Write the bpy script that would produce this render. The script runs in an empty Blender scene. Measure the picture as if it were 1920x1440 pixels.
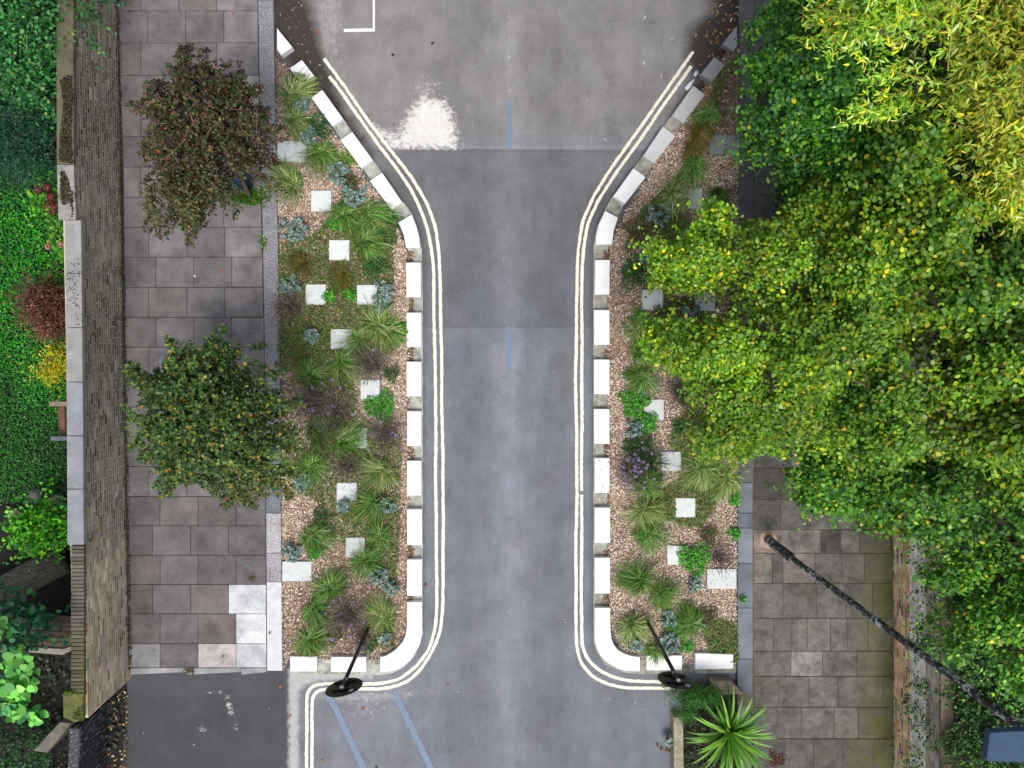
import bpy, math, random
import numpy as np
from mathutils import Vector, Matrix
R = math.radians
random.seed(7)
rng = np.random.default_rng(11)
scene = bpy.context.scene
COL = scene.collection

# ------------------------------------------------------------------ camera
HC = 14.2; FPX = 1280.0
nad = Vector((-36, 78, -FPX))                       # where straight-down falls in the picture
ROT = nad.rotation_difference(Vector((0, 0, -1))).to_matrix()
cam_d = bpy.data.cameras.new('camera'); cam_d.sensor_width = 36; cam_d.lens = 24
cam_d.clip_start = 0.1; cam_d.clip_end = 1000
cam = bpy.data.objects.new('camera', cam_d); COL.objects.link(cam)
cam.matrix_world = Matrix.Translation((0, 0, HC)) @ ROT.to_4x4()
scene.camera = cam
# ------------------------------------------------------------------ sky, sun, exposure
SUN_EL, SUN_AZ = R(64), R(176)
w = bpy.data.worlds.new('World'); scene.world = w; w.use_nodes = True
wn = w.node_tree.nodes; wl = w.node_tree.links
bg = wn['Background']; sk = wn.new('ShaderNodeTexSky'); sk.sky_type = 'NISHITA'; sk.sun_disc = False
sk.sun_elevation = SUN_EL; sk.sun_rotation = SUN_AZ; sk.air_density = 1.0; sk.dust_density = 4.0; sk.ozone_density = 1.0
hs = wn.new('ShaderNodeHueSaturation'); hs.inputs['Saturation'].default_value = 0.42   # overcast: greyer sky
wl.new(sk.outputs[0], hs.inputs['Color']); wl.new(hs.outputs[0], bg.inputs[0]); bg.inputs[1].default_value = 0.14
sd = bpy.data.lights.new('sun', 'SUN'); sd.energy = 1.4; sd.angle = R(20); sd.color = (1, .96, .9)
sun = bpy.data.objects.new('sun', sd); COL.objects.link(sun)
sdir = Vector((math.sin(SUN_AZ) * math.cos(SUN_EL), math.cos(SUN_AZ) * math.cos(SUN_EL), math.sin(SUN_EL)))
sun.rotation_euler = sdir.to_track_quat('Z', 'Y').to_euler(); sun.location = (0, 0, 30)
scene.view_settings.view_transform = 'Standard'; scene.view_settings.look = 'None'
scene.view_settings.exposure = 0.55; scene.view_settings.gamma = 1
scene.render.engine = 'CYCLES'

# ------------------------------------------------------------------ pixel <-> world
RM = np.array(ROT)
def PN(px, py, z=0.0):
    px = np.asarray(px, float); py = np.asarray(py, float)
    z = np.zeros_like(px) + z
    v = np.stack([px - 960, -(py - 720), np.full_like(px, -FPX)], -1)
    d = v @ RM.T
    t = (HC - z) / (-d[..., 2])
    return np.stack([d[..., 0] * t, d[..., 1] * t, z], -1)
def P(px, py, z=0.0): return PN(px, py, z)
def PX(w_):
    v = (np.asarray(w_, float) - np.array([0, 0, HC])) @ RM
    return 960 + v[..., 0] / -v[..., 2] * FPX, 720 - v[..., 1] / -v[..., 2] * FPX
def poly_w(poly, z): return np.array([P(x, y, z) for x, y in poly])
def lin(c):
    c = np.asarray(c, float) / 255
    return np.where(c <= .04045, c / 12.92, ((c + .055) / 1.055) ** 2.4)
def A(r, g, b, k=.8): return lin((r, g, b)) * k     # surface colour from how it looks in daylight

def inside(poly, x, y):
    poly = np.asarray(poly, float); r = np.zeros(np.shape(x), bool); n = len(poly)
    for i in range(n):
        x0, y0 = poly[i][:2]; x1, y1 = poly[(i + 1) % n][:2]
        if y0 == y1: continue
        c = ((y0 > y) != (y1 > y)) & (x < (x1 - x0) * (y - y0) / (y1 - y0) + x0)
        r ^= c
    return r
def edge_dist(poly, x, y):
    poly = np.asarray(poly, float); d = np.full(np.shape(x), 1e9); n = len(poly)
    for i in range(n):
        a = poly[i][:2]; b = poly[(i + 1) % n][:2]; e = b - a; L = max(e @ e, 1e-9)
        t = np.clip(((x - a[0]) * e[0] + (y - a[1]) * e[1]) / L, 0, 1)
        d = np.minimum(d, np.hypot(x - a[0] - t * e[0], y - a[1] - t * e[1]))
    return d
class Nz:                                           # smooth random field
    def __init__(s, seed, freq, n=14):
        q = np.random.default_rng(seed); s.k = q.normal(size=(n, 3)) * freq; s.p = q.uniform(0, 6.28, n); s.n = n
    def __call__(s, p): return np.sin(p @ s.k.T + s.p).sum(-1) / math.sqrt(s.n / 2)

# ------------------------------------------------------------------ object helpers
def tag(o, label=None, cat=None, group=None, kind=None):
    if label: o['label'] = label
    if cat: o['category'] = cat
    if group: o['group'] = group
    if kind: o['kind'] = kind
    return o
def thing(name, loc, label, cat, group=None):
    o = bpy.data.objects.new(name, None); COL.objects.link(o); o.location = tuple(loc); o.empty_display_size = .2
    return tag(o, label, cat, group)
def mesh_obj(name, verts, faces, cols=None, mat=None, parent=None, origin=None, smooth=False):
    verts = np.asarray(verts, float).reshape(-1, 3)
    o0 = np.array(world_loc(parent)) if parent is not None else np.array(origin if origin is not None else (0, 0, 0), float)
    me = bpy.data.meshes.new(name)
    if isinstance(faces, np.ndarray):
        k = faces.shape[1]; nf = len(faces)
        me.vertices.add(len(verts)); me.vertices.foreach_set('co', (verts - o0).ravel())
        me.loops.add(nf * k); me.loops.foreach_set('vertex_index', faces.ravel().astype(np.int32))
        me.polygons.add(nf); me.polygons.foreach_set('loop_start', np.arange(0, nf * k, k, dtype=np.int32))
        me.update(calc_edges=True)
    else:
        me.from_pydata([tuple(v) for v in verts - o0], [], faces)
    if cols is not None:
        cols = np.asarray(cols, float)
        if cols.ndim == 1: cols = np.tile(cols, (len(verts), 1))
        a = me.color_attributes.new('Col', 'FLOAT_COLOR', 'POINT')
        a.data.foreach_set('color', np.concatenate([cols, np.ones((len(cols), 1))], 1).ravel())
    if mat: me.materials.append(mat)
    if smooth: me.polygons.foreach_set('use_smooth', np.ones(len(me.polygons), bool))
    o = bpy.data.objects.new(name, me); COL.objects.link(o)
    if parent is not None: o.parent = parent
    else: o.location = tuple(o0)
    return o
def world_loc(o):
    v = Vector((0, 0, 0))
    while o is not None: v += o.location; o = o.parent
    return v
class MB:
    def __init__(s): s.v = []; s.f = []; s.c = []
    def add(s, vs, fs, col=(.5, .5, .5)):
        n = len(s.v); s.v += [tuple(v) for v in vs]; s.f += [tuple(i + n for i in f) for f in fs]
        s.c += [tuple(col)] * len(vs)
    def prism(s, ring, z0, z1, col, bev=.008):
        ring = [Vector((p[0], p[1])) for p in ring]; n = len(ring)
        ar = sum(ring[i].x * ring[(i + 1) % n].y - ring[(i + 1) % n].x * ring[i].y for i in range(n))
        if ar < 0: ring.reverse()
        ins = []
        for i in range(n):
            a, b, c = ring[i - 1], ring[i], ring[(i + 1) % n]
            e1 = (b - a).normalized(); e2 = (c - b).normalized()
            n1 = Vector((-e1.y, e1.x)); n2 = Vector((-e2.y, e2.x)); m = n1 + n2
            m = m / max(m.dot(n1), .4) if m.length > 1e-6 else n1
            ins.append(b + m * bev)
        vs = [(p.x, p.y, z0) for p in ring] + [(p.x, p.y, z1 - bev) for p in ring] + [(p.x, p.y, z1) for p in ins]
        fs = [tuple(range(2 * n, 3 * n))]
        for k in (0, 1):
            for i in range(n):
                j = (i + 1) % n; fs.append((k * n + i, k * n + j, (k + 1) * n + j, (k + 1) * n + i))
        s.add(vs, fs, col)
    def box(s, c, size, col, rz=0, bev=0):
        x, y = size[0] / 2, size[1] / 2; ca, sa = math.cos(rz), math.sin(rz)
        ring = [(c[0] + a * ca - b * sa, c[1] + a * sa + b * ca) for a, b in ((-x, -y), (x, -y), (x, y), (-x, y))]
        if bev: s.prism(ring, c[2] - size[2] / 2, c[2] + size[2] / 2, col, bev)
        else:
            vs = [(p[0], p[1], c[2] - size[2] / 2) for p in ring] + [(p[0], p[1], c[2] + size[2] / 2) for p in ring]
            s.add(vs, [(3, 2, 1, 0), (4, 5, 6, 7), (0, 1, 5, 4), (1, 2, 6, 5), (2, 3, 7, 6), (3, 0, 4, 7)], col)
    def tube(s, pts, rad, col, n=10, cap=True):
        pts = [Vector(p) for p in pts]; rad = rad if hasattr(rad, '__len__') else [rad] * len(pts)
        vs = []; fs = []
        for i, p in enumerate(pts):
            t = (pts[min(i + 1, len(pts) - 1)] - pts[max(i - 1, 0)]).normalized()
            u = t.orthogonal().normalized() if i == 0 else (u - t * u.dot(t)).normalized()
            v = t.cross(u)
            for k in range(n):
                a = 2 * math.pi * k / n; vs.append(p + (u * math.cos(a) + v * math.sin(a)) * rad[i])
        for i in range(len(pts) - 1):
            for k in range(n):
                fs.append((i * n + k, i * n + (k + 1) % n, (i + 1) * n + (k + 1) % n, (i + 1) * n + k))
        if cap: fs += [tuple(range(n - 1, -1, -1)), tuple(range((len(pts) - 1) * n, len(pts) * n))]
        s.add(vs, fs, col)
    def build(s, name, mat, parent=None, origin=None, smooth=False):
        return mesh_obj(name, s.v, s.f, np.array(s.c), mat, parent, origin, smooth)

# ------------------------------------------------------------------ materials
def newmat(name):
    m = bpy.data.materials.new(name); m.use_nodes = True
    nt = m.node_tree; return m, nt.nodes, nt.links, nt.nodes['Principled BSDF']
def N(ns, t, **kw):
    n = ns.new(t)
    for k, v in kw.items(): setattr(n, k, v)
    return n
def noise(ns, ls, scale, detail=4, rough=.6, vec=None):
    n = N(ns, 'ShaderNodeTexNoise'); n.inputs['Scale'].default_value = scale; n.inputs['Detail'].default_value = detail
    n.inputs['Roughness'].default_value = rough
    if vec is not None: ls.new(vec, n.inputs['Vector'])
    return n.outputs['Fac']
def ramp(ns, ls, src, a, b, ca=0.0, cb=1.0):
    n = N(ns, 'ShaderNodeMapRange', clamp=True); ls.new(src, n.inputs[0])
    for i, v in zip((1, 2, 3, 4), (a, b, ca, cb)): n.inputs[i].default_value = v
    return n.outputs[0]
def mix(ns, ls, f, a, b, mode='MIX'):
    n = N(ns, 'ShaderNodeMix', data_type='RGBA', blend_type=mode)
    for sock, v in ((n.inputs[0], f), (n.inputs[6], a), (n.inputs[7], b)):
        if hasattr(v, 'is_linked'): ls.new(v, sock)
        elif hasattr(v, '__len__'): sock.default_value = (*v[:3], 1)
        else: sock.default_value = v
    return n.outputs[2]
def math_(ns, ls, op, a, b=0.0):
    n = N(ns, 'ShaderNodeMath', operation=op)
    for i, v in ((0, a), (1, b)):
        if hasattr(v, 'is_linked'): ls.new(v, n.inputs[i])
        else: n.inputs[i].default_value = v
    return n.outputs[0]
def bump(ns, ls, bsdf, h, strength=.4, dist=.01):
    b = N(ns, 'ShaderNodeBump'); b.inputs['Strength'].default_value = strength; b.inputs['Distance'].default_value = dist
    ls.new(h, b.inputs['Height']); ls.new(b.outputs[0], bsdf.inputs['Normal'])
def stone(name, amt=.25, fine=70, coarse=3.5, rough=.85, speck=0, moss=0, bstr=.3, mosscol=(60, 75, 20), grad=None):
    m, ns, ls, b = newmat(name)
    pos = N(ns, 'ShaderNodeNewGeometry').outputs['Position']
    at = N(ns, 'ShaderNodeVertexColor', layer_name='Col').outputs[0]
    f1 = ramp(ns, ls, noise(ns, ls, coarse, 5, .65, pos), .3, .7, 1 - amt, 1 + amt)
    f2 = ramp(ns, ls, noise(ns, ls, fine, 3, .7, pos), .3, .7, 1 - amt * .6, 1 + amt * .6)
    c = mix(ns, ls, 1.0, at, mix_gray(ns, ls, math_(ns, ls, 'MULTIPLY', f1, f2)), 'MULTIPLY')
    if speck:
        s = ramp(ns, ls, noise(ns, ls, 42, 2, .5, pos), .48, .55)
        c = mix(ns, ls, math_(ns, ls, 'MULTIPLY', s, speck), c, A(60, 58, 64))
    if moss:
        mm = math_(ns, ls, 'MULTIPLY', ramp(ns, ls, noise(ns, ls, 2.2, 6, .7, pos), .52, .66), ramp(ns, ls, noise(ns, ls, 35, 3, .6, pos), .35, .55))
        if grad:
            xx = N(ns, 'ShaderNodeSeparateXYZ'); ls.new(pos, xx.inputs[0])
            mm = math_(ns, ls, 'ADD', math_(ns, ls, 'MULTIPLY', mm, .6), math_(ns, ls, 'MULTIPLY', ramp(ns, ls, xx.outputs[0], grad[0], grad[1]), ramp(ns, ls, noise(ns, ls, 5, 5, .7, pos), .35, .65, .2, 1.3)))
        c = mix(ns, ls, math_(ns, ls, 'MULTIPLY', mm, moss), c, A(*mosscol))
    ls.new(c, b.inputs['Base Color']); b.inputs['Roughness'].default_value = rough
    bump(ns, ls, b, noise(ns, ls, fine, 4, .7, pos), bstr, .006)
    return m
def mix_gray(ns, ls, v):
    n = N(ns, 'ShaderNodeCombineColor')
    for i in range(3): ls.new(v, n.inputs[i])
    return n.outputs[0]
def leafmat(name, rough=.5, trans=.2, spec=.35):
    m, ns, ls, b = newmat(name)
    at = N(ns, 'ShaderNodeVertexColor', layer_name='Col').outputs[0]
    ls.new(at, b.inputs['Base Color']); b.inputs['Roughness'].default_value = rough
    b.inputs['Specular IOR Level'].default_value = spec
    if trans:
        t = N(ns, 'ShaderNodeBsdfTranslucent'); ls.new(at, t.inputs[0])
        x = N(ns, 'ShaderNodeMixShader'); x.inputs[0].default_value = trans
        ls.new(b.outputs[0], x.inputs[1]); ls.new(t.outputs[0], x.inputs[2])
        ls.new(x.outputs[0], ns['Material Output'].inputs[0])
    return m
M = {}
M['leaf'] = leafmat('leaf'); M['blade'] = leafmat('grass_blade', .55, .2); M['petal'] = leafmat('petal', .7, .2, .2)
M['granite'] = stone('white_granite', .07, 120, 5, .6, bstr=.1)
M['slab'] = stone('pale_slab', .12, 90, 6, .75, bstr=.15)
M['flag'] = stone('paving_flag', .38, 60, 2.4, .85)
M['flagold'] = stone('old_paving_flag', .55, 38, 3.6, .85, moss=.85, mosscol=(84, 88, 38), grad=(7.4, 8.5))
M['kerb'] = stone('speckled_kerb', .2, 80, 3, .8, speck=.55)
M['kerbblue'] = stone('grey_kerb', .3, 60, 2.5, .8)
M['concrete'] = stone('concrete', .4, 50, 7, .9, moss=.6, mosscol=(62, 62, 38))
M['brick'] = stone('brick', .36, 60, 2.2, .9, moss=.6, mosscol=(92, 86, 56))
M['redbrick'] = stone('worn_red_brick', .35, 50, 3, .9)
M['coping'] = stone('coping_stone', .2, 60, 3, .9, moss=.25)
M['mosscoping'] = stone('mossy_coping_stone', .25, 50, 3, .95, moss=1, mosscol=(52, 45, 24))
M['wood'] = stone('weathered_wood', .35, 40, 6, .8)
M['chip'] = stone('bark_chip', .15, 60, 8, .9, bstr=0)
M['soil'] = stone('soil', .4, 45, 5, .95)
M['plastic'] = stone('plastic', .05, 40, 5, .35, bstr=0)
def blackpaint():
    m, ns, ls, b = newmat('peeling_paint_and_highlights')
    pos = N(ns, 'ShaderNodeNewGeometry').outputs['Position']
    at = N(ns, 'ShaderNodeVertexColor', layer_name='Col').outputs[0]
    k = math_(ns, ls, 'MULTIPLY', ramp(ns, ls, noise(ns, ls, 11, 5, .75, pos), .50, .56), ramp(ns, ls, noise(ns, ls, 1.6, 2, .5, pos), .38, .6, .2, 1))  # pale patches: peeling paint, plus gloss highlights put into the colour
    ls.new(mix(ns, ls, k, at, A(205, 210, 214)), b.inputs['Base Color']); b.inputs['Roughness'].default_value = .4
    return m
M['column'] = blackpaint()
def plain(name, rgb, rough=.4, metal=0):
    m, ns, ls, b = newmat(name)
    pos = N(ns, 'ShaderNodeNewGeometry').outputs['Position']
    v = ramp(ns, ls, noise(ns, ls, 9, 4, .6, pos), .3, .7, .85, 1.15)
    ls.new(mix(ns, ls, 1.0, tuple(A(*rgb)), mix_gray(ns, ls, v), 'MULTIPLY'), b.inputs['Base Color'])
    b.inputs['Roughness'].default_value = rough; b.inputs['Metallic'].default_value = metal
    return m
M['black'] = plain('black_sign_back', (22, 24, 25), .42); M['steel'] = plain('steel_fitting', (150, 152, 155), .4, .6)
M['blue'] = plain('blue_grey_metal', (42, 68, 100), .8); M['sticker'] = plain('sticker', (190, 205, 210), .5)
M['red'] = plain('red_sign_face', (180, 30, 35), .4); M['teal'] = plain('teal_plastic', (20, 55, 80), .5)

def asphalt():
    m, ns, ls, b = newmat('asphalt')
    pos = N(ns, 'ShaderNodeNewGeometry').outputs['Position']
    at = N(ns, 'ShaderNodeVertexColor', layer_name='Col').outputs[0]
    mk = N(ns, 'ShaderNodeVertexColor', layer_name='Mask').outputs[0]
    sp = N(ns, 'ShaderNodeSeparateColor'); ls.new(mk, sp.inputs[0])
    mp = N(ns, 'ShaderNodeMapping'); mp.inputs['Scale'].default_value = (1, .18, 1); ls.new(pos, mp.inputs[0])
    streak = ramp(ns, ls, noise(ns, ls, 3.2, 6, .65, mp.outputs[0]), .3, .7, .88, 1.12)
    blot = ramp(ns, ls, noise(ns, ls, 1.3, 9, .68, pos), .3, .7, .76, 1.24)
    grain = math_(ns, ls, 'MULTIPLY', ramp(ns, ls, noise(ns, ls, 95, 3, .7, pos), .25, .75, .7, 1.3), ramp(ns, ls, noise(ns, ls, 34, 3, .8, pos), 0.3, .7, .78, 1.22))
    v = math_(ns, ls, 'MULTIPLY', math_(ns, ls, 'MULTIPLY', streak, blot), grain)
    c = mix(ns, ls, 1.0, at, mix_gray(ns, ls, v), 'MULTIPLY')
    # faint purple-brown drift
    c = mix(ns, ls, ramp(ns, ls, noise(ns, ls, .9, 4, .6, pos), .45, .75, 0, .35), c, mix(ns, ls, 1.0, c, (1.08, .96, .95), 'MULTIPLY'))
    # pale worn concrete
    n2 = noise(ns, ls, 9, 6, .7, pos)
    k = ramp(ns, ls, math_(ns, ls, 'ADD', sp.outputs[2], math_(ns, ls, 'MULTIPLY', math_(ns, ls, 'SUBTRACT', n2, .5), 1.3)), .25, .85)
    c = mix(ns, ls, k, c, mix(ns, ls, 1.0, tuple(A(172, 172, 170)), mix_gray(ns, ls, grain), 'MULTIPLY'))
    # brown dirt
    n3 = noise(ns, ls, 3.5, 7, .7, pos)
    k = ramp(ns, ls, math_(ns, ls, 'ADD', sp.outputs[1], math_(ns, ls, 'MULTIPLY', math_(ns, ls, 'SUBTRACT', n3, .5), .8)), .25, .8)
    c = mix(ns, ls, k, c, mix(ns, ls, 1.0, tuple(A(56, 47, 42)), mix_gray(ns, ls, grain), 'MULTIPLY'))
    # white spill
    n4 = noise(ns, ls, 11, 8, .8, pos)
    k = ramp(ns, ls, math_(ns, ls, 'ADD', sp.outputs[0], math_(ns, ls, 'MULTIPLY', math_(ns, ls, 'SUBTRACT', n4, .5), 1.5)), .42, .66)
    c = mix(ns, ls, math_(ns, ls, 'MULTIPLY', k, .92), c, mix(ns, ls, 1.0, tuple(A(225, 222, 218)), mix_gray(ns, ls, ramp(ns, ls, n2, .3, .7, .85, 1.1)), 'MULTIPLY'))
    vd = N(ns, 'ShaderNodeTexVoronoi'); vd.inputs['Scale'].default_value = 1.7; ls.new(pos, vd.inputs['Vector'])
    c = mix(ns, ls, math_(ns, ls, 'MULTIPLY', ramp(ns, ls, vd.outputs['Distance'], .03, .07, .5, 0), ramp(ns, ls, noise(ns, ls, .6, 2, .5, pos), .48, .56)), c, A(60, 60, 64))
    vc = N(ns, 'ShaderNodeTexVoronoi', feature='DISTANCE_TO_EDGE'); vc.inputs['Scale'].default_value = .55
    wv = N(ns, 'ShaderNodeTexNoise'); wv.inputs['Scale'].default_value = 2.5; wv.inputs['Detail'].default_value = 6; ls.new(pos, wv.inputs['Vector'])
    ls.new(mix(ns, ls, .22, pos, wv.outputs['Color'], 'LINEAR_LIGHT'), vc.inputs['Vector'])
    c = mix(ns, ls, math_(ns, ls, 'MULTIPLY', ramp(ns, ls, vc.outputs['Distance'], .0, .006, .35, 0), ramp(ns, ls, noise(ns, ls, .5, 3, .6, pos), .5, .6)), c, A(70, 70, 74))
    # tiny pale specks
    vo = N(ns, 'ShaderNodeTexVoronoi'); vo.inputs['Scale'].default_value = 3.4; ls.new(pos, vo.inputs['Vector'])
    dots = math_(ns, ls, 'MULTIPLY', ramp(ns, ls, vo.outputs['Distance'], .035, .06, 1, 0), ramp(ns, ls, noise(ns, ls, .8, 2, .5, pos), .5, .6))
    c = mix(ns, ls, math_(ns, ls, 'MULTIPLY', dots, .6), c, A(205, 205, 205))
    ls.new(c, b.inputs['Base Color']); b.inputs['Roughness'].default_value = .8
    bump(ns, ls, b, noise(ns, ls, 110, 3, .7, pos), .35, .005)
    return m
M['asphalt'] = asphalt()
def paint(name, rgb, wear=.5, op=1.0):
    m, ns, ls, b = newmat(name)
    pos = N(ns, 'ShaderNodeNewGeometry').outputs['Position']
    k = ramp(ns, ls, noise(ns, ls, 16, 7, .78, pos), wear - .1, wear + .02, 0, op)
    g = ramp(ns, ls, noise(ns, ls, 90, 3, .7, pos), .3, .7, .8, 1.15)
    base = mix(ns, ls, 1.0, mix(ns, ls, k, tuple(A(122, 122, 128)), tuple(A(*rgb))), mix_gray(ns, ls, g), 'MULTIPLY')
    ls.new(base, b.inputs['Base Color']); b.inputs['Roughness'].default_value = .7
    return m
M['yellow'] = paint('cream_yellow_paint', (238, 234, 214), .42); M['whitepaint'] = paint('white_paint', (235, 236, 238), .36)
M['bluepaint'] = paint('faded_blue_paint', (104, 138, 170), .50, .8)
M['mortar'] = stone('mortar', .2, 60, 3, .95)

# ------------------------------------------------------------------ ground
def grid(px0, px1, py0, py1, step, z):
    a = P(px0, py0, z); b = P(px1, py1, z)
    xs = np.arange(a[0], b[0], step); ys = np.arange(b[1], a[1], step)
    X, Y = np.meshgrid(xs, ys); n, m = X.shape
    v = np.stack([X.ravel(), Y.ravel(), np.full(X.size, z)], 1)
    i = np.arange(n * m).reshape(n, m)
    f = np.stack([i[:-1, :-1].ravel(), i[:-1, 1:].ravel(), i[1:, 1:].ravel(), i[1:, :-1].ravel()], 1)
    return v, f
def sm(x, a, b): t = np.clip((x - a) / (b - a), 0, 1); return t * t * (3 - 2 * t)
def pmask(poly, x, y, soft):
    d = edge_dist(poly, x, y); return np.clip(.5 + np.where(inside(poly, x, y), d, -d) / soft, 0, 1)
def structure(o): o['kind'] = 'structure'; return o
v, f = grid(150, 1480, -250, 1700, .045, 0)
x, y = PX(v)
tone = np.full(len(v), 117.)
tone += 8 * sm(y, 281, 279)
tone -= 9 * sm(y, 279, 283) * sm(y, 614, 610)
tone += 2 * sm(y, 612, 616)
for cx, ww, am in ((955, 26, 12), (872, 46, -10), (1040, 48, -11), (700, 60, 8), (1180, 60, -4)):
    tone += am * np.exp(-((x - cx) / ww) ** 2) * (.6 + .4 * sm(y, 250, 500))
tone -= 16 * sm(x, 800, 790) * sm(y, 300, 360) * sm(y, 1240, 1200)
tone -= 16 * sm(x, 1100, 1112) * sm(y, 330, 380) * sm(y, 1260, 1220)
tone -= 52 * sm(x, 560, 530) * sm(y, 1200, 1240)
tone -= 6 * sm(y, 1290, 1320)
for yy in (281, 612): tone -= 14 * np.exp(-((y - yy) / 2.2) ** 2)
tone += 14 * np.exp(-((y - 277) / 3) ** 2) * (x > 760)
warm = sm(y, 300, 200) * .6 + sm(x, 860, 700) * .2
g = lin(np.clip(tone, 10, 250)) * .8
blue = sm(y, 300, 700) * .09
cols = np.stack([g * (.97 + .08 * warm - blue * .5), g * (.985 - .0 * warm), g * (1.075 - .14 * warm + blue)], 1)
white = pmask([(700, 235), (745, 255), (765, 215), (790, 180), (835, 190), (853, 230), (858, 282), (735, 281)], x, y, 70) * sm(y, 284, 281)
white = np.maximum(white, .42 * np.exp(-(((x - 800) / 60) ** 2 + ((y - 170) / 60) ** 2)))
for wx, wy, sx_, sy_, am in ((430, 1325, 14, 42, .5), (398, 1298, 40, 9, .42), (378, 1366, 14, 12, .5), (442, 1362, 12, 18, .46)): white = np.maximum(white, am * np.exp(-(((x - wx - (y - wy) * .3) / sx_) ** 2 + ((y - wy) / sy_) ** 2)))
white = np.maximum(white, .36 * np.exp(-(((x - 690) / 130) ** 2 + ((y - 1330) / 50) ** 2)))
white = np.maximum(white, .40 * np.exp(-((y - 1299) / 4.5) ** 2) * ((x > 590) & (x < 850)))
white = np.maximum(white, .33 * np.exp(-(((x - 1150) / 60) ** 2 + ((y - 1312) / 14) ** 2)))
white = np.maximum(white, .36 * np.exp(-(((x - 955) / 9) ** 2)) * (y < 190))
brown = pmask([(505, -260), (590, -260), (575, 0), (600, 90), (622, 150), (650, 215), (700, 285), (600, 200), (540, 120), (505, 60)], x, y, 46) * 1.15
brown = np.maximum(brown, pmask([(1430, -260), (1330, -260), (1335, 20), (1290, 60), (1285, 110), (1300, 150), (1250, 230), (1400, 130)], x, y, 50))
brown = np.maximum(brown, .9 * pmask([(195, 1290), (238, 1290), (242, 1440), (240, 1700), (190, 1700)], x, y, 24))
brown = np.maximum(brown, .45 * pmask([(792, 460), (806, 460), (796, 1180), (791, 1180)], x, y, 16))
pale = pmask([(541, 1255), (620, 1258), (700, 1262), (700, 1272), (600, 1276), (572, 1284), (560, 1300), (560, 1700), (540, 1700), (541, 1400)], x, y, 14)
pale = np.maximum(pale, .5 * pmask([(585, -60), (640, -60), (640, 110), (660, 180), (620, 130), (600, 60)], x, y, 60))
pale = np.maximum(pale, .16 * pmask([(1120, 60), (1290, 0), (1270, 110), (1160, 270), (1060, 270)], x, y, 80))
pale = np.maximum(pale, .55 * pmask([(585, 1296), (800, 1296), (780, 1306), (700, 1320), (600, 1312)], x, y, 22))
road = structure(mesh_obj('road', v, f, cols, M['asphalt']))
a = road.data.color_attributes.new('Mask', 'FLOAT_COLOR', 'POINT')
a.data.foreach_set('color', np.stack([white, brown, pale, np.ones(len(v))], 1).ravel())
structure(mesh_obj('ground', [(-300, -300, -.06), (300, -300, -.06), (300, 300, -.06), (-300, 300, -.06)], [(0, 1, 2, 3)], A(70, 72, 50), M['soil']))
def sheet(name, poly, z, col, mat):
    w_ = poly_w(poly, z); return structure(mesh_obj(name, w_, [tuple(range(len(w_)))], col, mat))

# markings
def stripe(name, pts, width, mat, z=.004, jit=.9):
    p = np.array(pts, float); seg = np.hypot(*np.diff(p, axis=0).T); s = np.concatenate([[0], np.cumsum(seg)])
    n = int(s[-1] / 5) + 2; t = np.linspace(0, s[-1], n)
    q = np.stack([np.interp(t, s, p[:, 0]), np.interp(t, s, p[:, 1])], 1)
    for _ in range(6): q[1:-1] = (q[:-2] + q[1:-1] * 2 + q[2:]) / 4
    q = q + np.stack([np.sin(t / 23 + pts[0][0]), np.cos(t / 31 + pts[0][1])], 1) * .3
    d = np.gradient(q, axis=0); d /= np.hypot(*d.T)[:, None]; nrm = np.stack([-d[:, 1], d[:, 0]], 1)
    wd = width / 2 + rng.normal(0, jit * .35, n); wd2 = width / 2 + rng.normal(0, jit * .35, n)
    L = q + nrm * wd[:, None]; Rr = q - nrm * wd2[:, None]
    v = np.concatenate([PN(L[:, 0], L[:, 1], z), PN(Rr[:, 0], Rr[:, 1], z)])
    i = np.arange(n - 1); f = np.stack([i, i + 1, n + i + 1, n + i], 1)
    return structure(mesh_obj(name, v, f, None, mat))
LI = [(617,143),(637,168),(680,230),(710,273),(740,310),(770,353),(790,397),(803,433),(809,467),(813,500),(813,540),(815,653),(817,740),(817,840),(817,920),(818,994),(819,1140),(817,1177),(804,1219),(781,1249),(747,1275),(710,1282),(680,1283),(600,1282),(584,1286),(576,1297),(575,1320),(575,1500)]
LO = [(608,110),(620,127),(647,163),(693,230),(733,283),(773,333),(800,380),(817,427),(824,480),(826,587),(828,657),(828,740),(830,840),(831,920),(831,1050),(830,1140),(826,1185),(811,1222),(785,1260),(759,1281),(725,1291),(687,1292),(612,1291),(594,1294),(586,1305),(585,1325),(585,1500)]
RO = [(1300,97),(1287,115),(1253,163),(1223,207),(1183,263),(1143,320),(1113,367),(1093,413),(1084,470),(1082,507),(1081,613),(1079,707),(1081,807),(1082,920),(1080,1000),(1080,1125),(1081,1215),(1089,1245),(1111,1269),(1141,1283),(1175,1290),(1250,1291),(1265,1291)]
RI1 = [(1296,124),(1273,157),(1240,203),(1197,267),(1153,327),(1123,373),(1103,417),(1094,465),(1091,507),(1091,607),(1091,707),(1091,807),(1090,920)]
RI2 = [(1091,928),(1090,1125),(1091,1207),(1100,1234),(1121,1256),(1149,1270),(1179,1277),(1235,1278),(1262,1279)]
for q in (LI, LO, RO, RI1, RI2): stripe('yellow_line', q, 5.9, M['yellow'])
stripe('blue_centre_mark', [(955, 190), (955, 281)], 9, M['bluepaint'])
stripe('blue_centre_mark', [(953, 613), (954, 690)], 9, M['bluepaint'])
stripe('blue_diagonal_mark', [(615, 1300), (640, 1352), (682, 1440), (720, 1520)], 11, M['bluepaint'])
stripe('blue_diagonal_mark', [(738, 1296), (765, 1350), (808, 1440), (846, 1520)], 11, M['bluepaint'])
w_ = [(644, 54), (699, 53), (698, -80), (703, -80), (703, 59), (645, 60)]
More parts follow.
